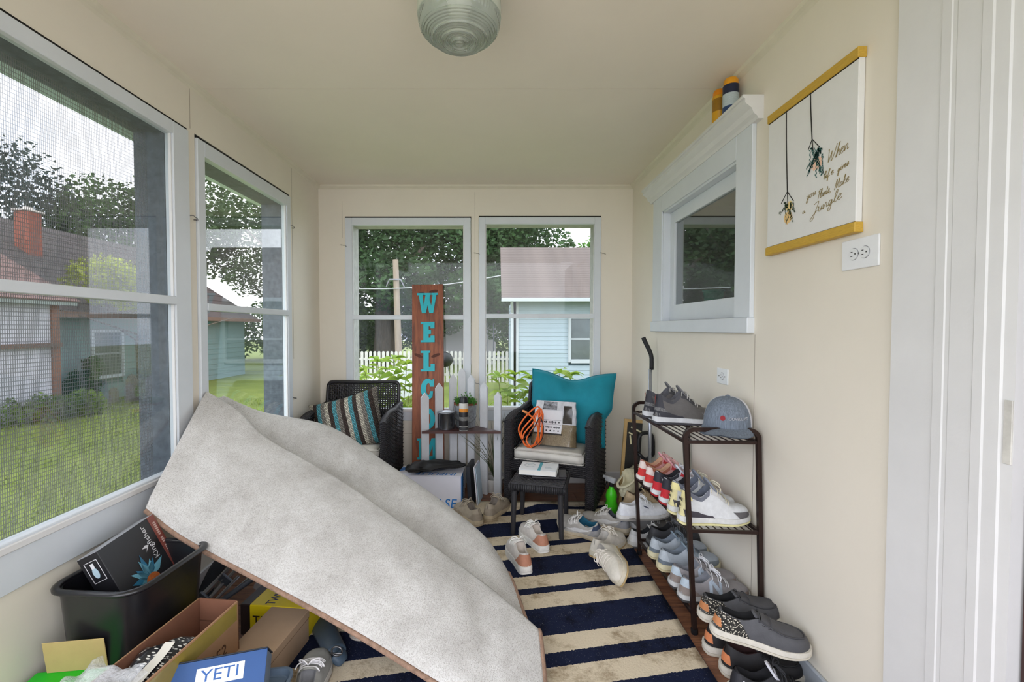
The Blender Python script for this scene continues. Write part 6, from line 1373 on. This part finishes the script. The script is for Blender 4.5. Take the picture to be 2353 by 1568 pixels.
# cartons
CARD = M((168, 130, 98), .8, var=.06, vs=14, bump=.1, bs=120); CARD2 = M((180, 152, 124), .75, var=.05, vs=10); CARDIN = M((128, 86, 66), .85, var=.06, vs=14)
def carton_open(name, label, m, w, l, h, flap=None):
    o = thing(name, label, 'box', m)
    t = .004
    obj('bottom', box(-w / 2, w / 2, 0, l, 0, t), CARD, o)
    for s in (-1, 1): obj('side_panel', box(*(sorted((s * w / 2, s * (w / 2 - t)))), 0, l, 0, h), CARD, o)
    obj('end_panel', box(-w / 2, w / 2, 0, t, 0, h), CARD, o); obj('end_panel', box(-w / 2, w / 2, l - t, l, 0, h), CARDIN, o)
    return o
ZO = .30
c0, c1 = atz(548, 1380, ZO), atz(452, 1378, ZO); n0 = atz(300, 1640, ZO)
wO = (c0 - c1).length; ang = math.degrees(math.atan2((c0 - c1).y, (c0 - c1).x))
dirn = -6
ob = carton_open('open_carton', 'long open brown cardboard box with a bag of fabric inside', Matrix.Translation((c0.x, c0.y, 0)) @ Matrix.Rotation(math.radians(dirn), 4, 'Z') @ Matrix.Translation((-wO / 2, -.44, 0)), wO, .44, ZO)
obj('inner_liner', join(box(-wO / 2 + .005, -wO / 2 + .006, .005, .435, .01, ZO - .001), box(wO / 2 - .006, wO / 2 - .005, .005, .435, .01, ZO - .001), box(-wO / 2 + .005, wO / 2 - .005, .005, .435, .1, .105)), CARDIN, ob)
obj('packing_tape', box(wO / 2 + .0002, wO / 2 + .001, .0, .43, ZO - .06, ZO - .005), M((150, 132, 62), .25, var=.1, coat=.5), ob)
obj('carton_lettering', xf(text('1252', .05, .0003), Matrix.Translation((wO / 2 + .0012, .33, ZO - .12)) @ Matrix.Rotation(PI / 2, 4, 'Z')), M((84, 56, 40), .8), ob); obj('carton_lettering', xf(text('1252', .05, .0003), Matrix.Translation((wO / 2 + .0012, .16, ZO - .10)) @ Matrix.Rotation(PI / 2, 4, 'Z')), M((84, 56, 40), .8), ob)
obj('end_crease', box(-wO / 2 + .006, wO / 2 - .006, .4345, .4365, ZO - .075, ZO - .072), M((98, 64, 48), .8), ob)
wo_m = WM[ob.name]
fabm, nt, b = custom('leaf_print_fabric'); t = N(nt, 'ShaderNodeTexCoord'); mp = N(nt, 'ShaderNodeMapping'); mp.inputs['Scale'].default_value = (60, 150, 60); mp.inputs['Rotation'].default_value = (.4, .3, .8); vo = N(nt, 'ShaderNodeTexVoronoi', Scale=1.0); nt.links.new(t.outputs['Object'], mp.inputs[0]); nt.links.new(mp.outputs[0], vo.inputs['Vector'])
r = ramp(nt, [(.30, (226, 224, 216)), (.36, (22, 22, 26))]); nt.links.new(vo.outputs['Distance'], r.inputs['Fac']); nt.links.new(r.outputs[0], b.inputs['Base Color']); b.inputs['Roughness'].default_value = .5; b.inputs['Coat Weight'].default_value = .5
fp = thing('fabric_pack', 'bagged black fabric with white leaf print in the open cardboard box', 'fabric', wo_m @ T(.0, .17, .20, rx=14, rz=4))
obj('fabric', mv(crump(wO * .78, .22, .035, 1, .012), 0, 0, .05), fabm, fp, smooth=True); obj('paper_label', xf(grid(8, 8, lambda u, v: Vector((.012 + .028 * u, -.09 + .16 * v, .098 + .004 * math.sin(v * 6)))), Matrix()), M((222, 218, 206), .5, var=.05), fp, smooth=True)
PLAS = bpy.data.materials.new('clear_plastic'); PLAS.use_nodes = True; nt = PLAS.node_tree; b = nt.nodes['Principled BSDF']; b.inputs['Base Color'].default_value = (.85, .87, .9, 1); b.inputs['Roughness'].default_value = .12; b.inputs['Alpha'].default_value = .42
nzp = N(nt, 'ShaderNodeTexNoise', Scale=25.0); bpp = N(nt, 'ShaderNodeBump', Strength=.8, Distance=.01); nt.links.new(nzp.outputs['Fac'], bpp.inputs['Height']); nt.links.new(bpp.outputs[0], b.inputs['Normal'])
pbm = wo_m @ T(-.045, .03, .235, rx=10, rz=-20)
tag(obj('plastic_wrap', crump(.13, .20, .02, 7, .03), PLAS, None, smooth=True, m=pbm @ T(0, 0, .07)), 'crumpled clear plastic wrap at the front of the open cardboard box', 'plastic')
cb = thing('closed_carton', 'closed flat tan cardboard box standing on the rug edge', 'box', T(-.712, 1.705, 0.004, rz=-6))
obj('carton', box(-.150, .0, -.33, .0, .012, .128, .002), CARD2, cb); obj('lid_seam', box(-.1505, .0005, -.3305, .0005, .098, .0995), M((120, 92, 70), .8), cb); obj('lid', box(-.152, .002, -.332, .002, .101, .131, .002), CARD2, cb)
# yellow drink carton
yb = thing('drink_carton', 'yellow TWISTED TEA carton under the edge of the carpet', 'box', T(-.99, 1.735, .014, rz=-6))
YL = M((236, 208, 30), .35, var=.04); DKB = M((44, 32, 30), .4)
obj('carton', box(0, .27, 0, .17, 0, .122, .003), YL, yb); obj('dark_end', box(-.0008, .042, -.0008, .1708, 0, .1228, .003), DKB, yb)
NV = M((30, 36, 96), .5)
obj('carton_lettering', xf(text('TWISTED', .052, .0003, 0, .72), Matrix(((0, 0, -1, .115), (1, 0, 0, .088), (0, -1, 0, .1230), (0, 0, 0, 1)))), NV, yb); obj('carton_lettering', xf(text('TEA', .05, .0003), T(.095, -.0012, .062)), DKB, yb); [obj('print_mark', box(.146 + .011 * k, .154 + .011 * k, -.0016, 0, .062, .062 + .02 * (1 - .2 * (k % 2))), M((236, 232, 200), .5), yb) for k in range(6)]
obj('black_badge', xf(disc(.022, 18), T(.225, -.0014, .078)), BLACK, yb); obj('badge_lettering', xf(text('22', .022, .0003), T(.225, -.0018, .078)), TXT, yb); obj('dark_strip', box(.14, .215, -.0011, 0, .05, .095), DKB, yb)
sun_r = [Vector((.075 + (.03 if k % 2 else .019) * math.cos(k * PI / 12), .125 + (.03 if k % 2 else .019) * math.sin(k * PI / 12), .1230)) for k in range(24)]
obj('sun_emblem', (sun_r, [tuple(range(24))]), M((250, 226, 70), .4), yb); obj('sun_disc', ([Vector((.075 + .013 * math.cos(k * PI / 8), .125 + .013 * math.sin(k * PI / 8), .1233)) for k in range(16)], [tuple(range(16))]), M((238, 176, 30), .4), yb)
# folded aluminium chair
fc = thing('folding_chair', 'folded aluminium lawn chair lying behind the cardboard boxes', 'chair', T(-1.14, 1.9, 0))
ALU = M((196, 200, 206), .25, metal=.85, var=.08); AL2 = M((90, 94, 102), .4, metal=.4)
def bar(name, a, c, r, mat, flat=1): obj(name, tube([a, c], r, 8, flat=flat), mat, fc, smooth=40, world=True)
bar('frame_tube', aty(440, 1395, 1.86), aty(535, 1298, 2.02), .011, ALU); bar('frame_tube', aty(460, 1400, 1.84), aty(540, 1312, 1.99), .009, ALU); bar('frame_tube', aty(478, 1398, 1.82), aty(548, 1325, 1.96), .007, ALU)
bar('arm_slat', aty(488, 1395, 1.82), aty(590, 1325, 1.98), .016, AL2, .5); bar('arm_slat', aty(500, 1388, 1.84), aty(585, 1318, 2.0), .005, ALU)
for (px, py, y) in ((522, 1330, 1.95), (472, 1372, 1.87)):
    q = aty(px, py, y); h_ = obj('hinge_plate', xf(box(-.028, .028, -.006, .006, -.018, .018, .003), T(q.x, q.y - .012, q.z, ry=40)), AL2, fc, world=True); obj('rivet', xf(lathe([(0, .004), (.005, .003), (.006, 0), (0, 0)], 10), T(q.x - .008, q.y - .019, q.z + .004, rx=90)), ALU, fc, world=True)
obj('sling_fabric', join(tube(spline([aty(455, 1400, 1.97), aty(490, 1320, 2.06), aty(512, 1285, 2.12)], 8), .035, 8, flat=.3)), M((52, 56, 64), .7, var=.15), fc, smooth=True, world=True)
obj('cream_webbing', join(tube(spline([aty(475, 1385, 2.02), aty(515, 1310, 2.10), aty(535, 1280, 2.14)], 8), .03, 8, flat=.25)), M((206, 200, 188), .7), fc, smooth=True, world=True)
obj('foot_rest', box(-1.16, -1.12, 1.80, 1.84, 0, .02), AL2, fc, world=True)
# green box with a card flap
gq = atz(262, 1528, .20)
gbx = thing('green_box', 'bright green box with its brown card flap standing open', 'box', T(gq.x, gq.y - .012, 0, rz=8))
GRN = M((30, 200, 40), .4, var=.03)
obj('carton', box(-.19, 0, -.20, 0, 0, .196, .002), GRN, gbx); obj('lid', box(-.195, .004, -.21, .003, .197, .203, .001), GRN, gbx); obj('card_flap', xf(box(-.165, -.004, .0, .003, 0, .10, .001), T(0, -.004, .203, rx=9)), M((186, 164, 110), .8, var=.05), gbx)
# blue cooler-brand box and the tray lid behind it
yq = atz(614, 1490, .27)
mY = Matrix.Translation((yq.x, yq.y, yq.z)) @ Matrix.Rotation(math.radians(17), 4, 'Z') @ Matrix.Rotation(math.radians(-42), 4, 'X')
yt = thing('blue_box', 'blue YETI box tilted against the cardboard boxes', 'box', mY)
BLU = M((42, 80, 136), .45, var=.06, vs=8)
obj('carton', box(-.255, 0, .002, .10, -.235, 0, .003), M((116, 128, 144), .5, var=.05), yt); obj('blue_front', box(-.256, .001, 0, .002, -.235, .0, .0008), BLU, yt); obj('lid_edge', box(-.257, .002, -.002, .102, 0, .004, .001), M((30, 36, 46), .5), yt)
obj('white_label', box(-.175, -.055, -.0012, 0, -.062, -.020, .0004), M((228, 232, 236), .4, var=.02), yt); obj('label_lettering', xf(text('YETI', .040, .0003, 0, 1.25), T(-.115, -.0016, -.041)), M((44, 92, 160), .4), yt)
tq = atz(640, 1530, .16)
tl = thing('tray_lid', 'slate grey rounded plastic tray lid beside the blue box', 'lid', T(tq.x - .012, tq.y - .155, .02, rz=6))
TLM = M((92, 108, 126), .4, var=.06)
obj('tray', tubshape([(.07, .14, .03, 0), (.075, .145, .032, .12), (.082, .152, .035, .128), (.082, .152, .035, .136), (.074, .144, .03, .136), (.068, .138, .028, .12), (.064, .134, .026, .118)]), TLM, tl, smooth=40); obj('floor_panel', box(-.062, .062, -.132, .132, .116, .119), TLM, tl)
# slate plastic pole with a metal clip
pz = thing('plastic_paddle', 'slate blue plastic paddle end with a metal clip under the carpet edge', 'paddle', T(-.545, 1.66, 0))
A0, A1 = atz(772, 1500, .05), aty(722, 1402, 1.93)
obj('shaft', tube(spline([A1, lerp(A1, A0, .5), A0], 12), [.05 - .0012 * k for k in range(12)], 12, flat=.5), M((74, 90, 106), .45, var=.06), pz, smooth=True, world=True)
B0 = atz(790, 1522, .02); obj('end_block', tube(spline([A0, lerp(A0, B0, .5), B0], 6), [.036, .036, .034, .032, .028, .02], 12, flat=.6), M((66, 82, 98), .45), pz, smooth=True, world=True)
q = atz(774, 1497, .085); obj('metal_clip', join(tube([q + Vector((.018 * math.cos(k * PI / 8), .0, .016 * math.sin(k * PI / 8))) for k in range(16)], .0035, 6, closed=True), tube([q + Vector((-.02, -.005, -.005)), q + Vector((.02, -.008, -.002))], .003, 6)), STEEL, pz, smooth=True, world=True)
# scrap of clear plastic by the chair
q = atz(600, 1350, .02); tag(obj('plastic_scrap', crump(.05, .05, .012, 9, .008), PLAS, None, smooth=True, m=T(q.x, q.y, .035, rx=20)), 'small scrap of clear plastic on the floor by the yellow carton', 'plastic')
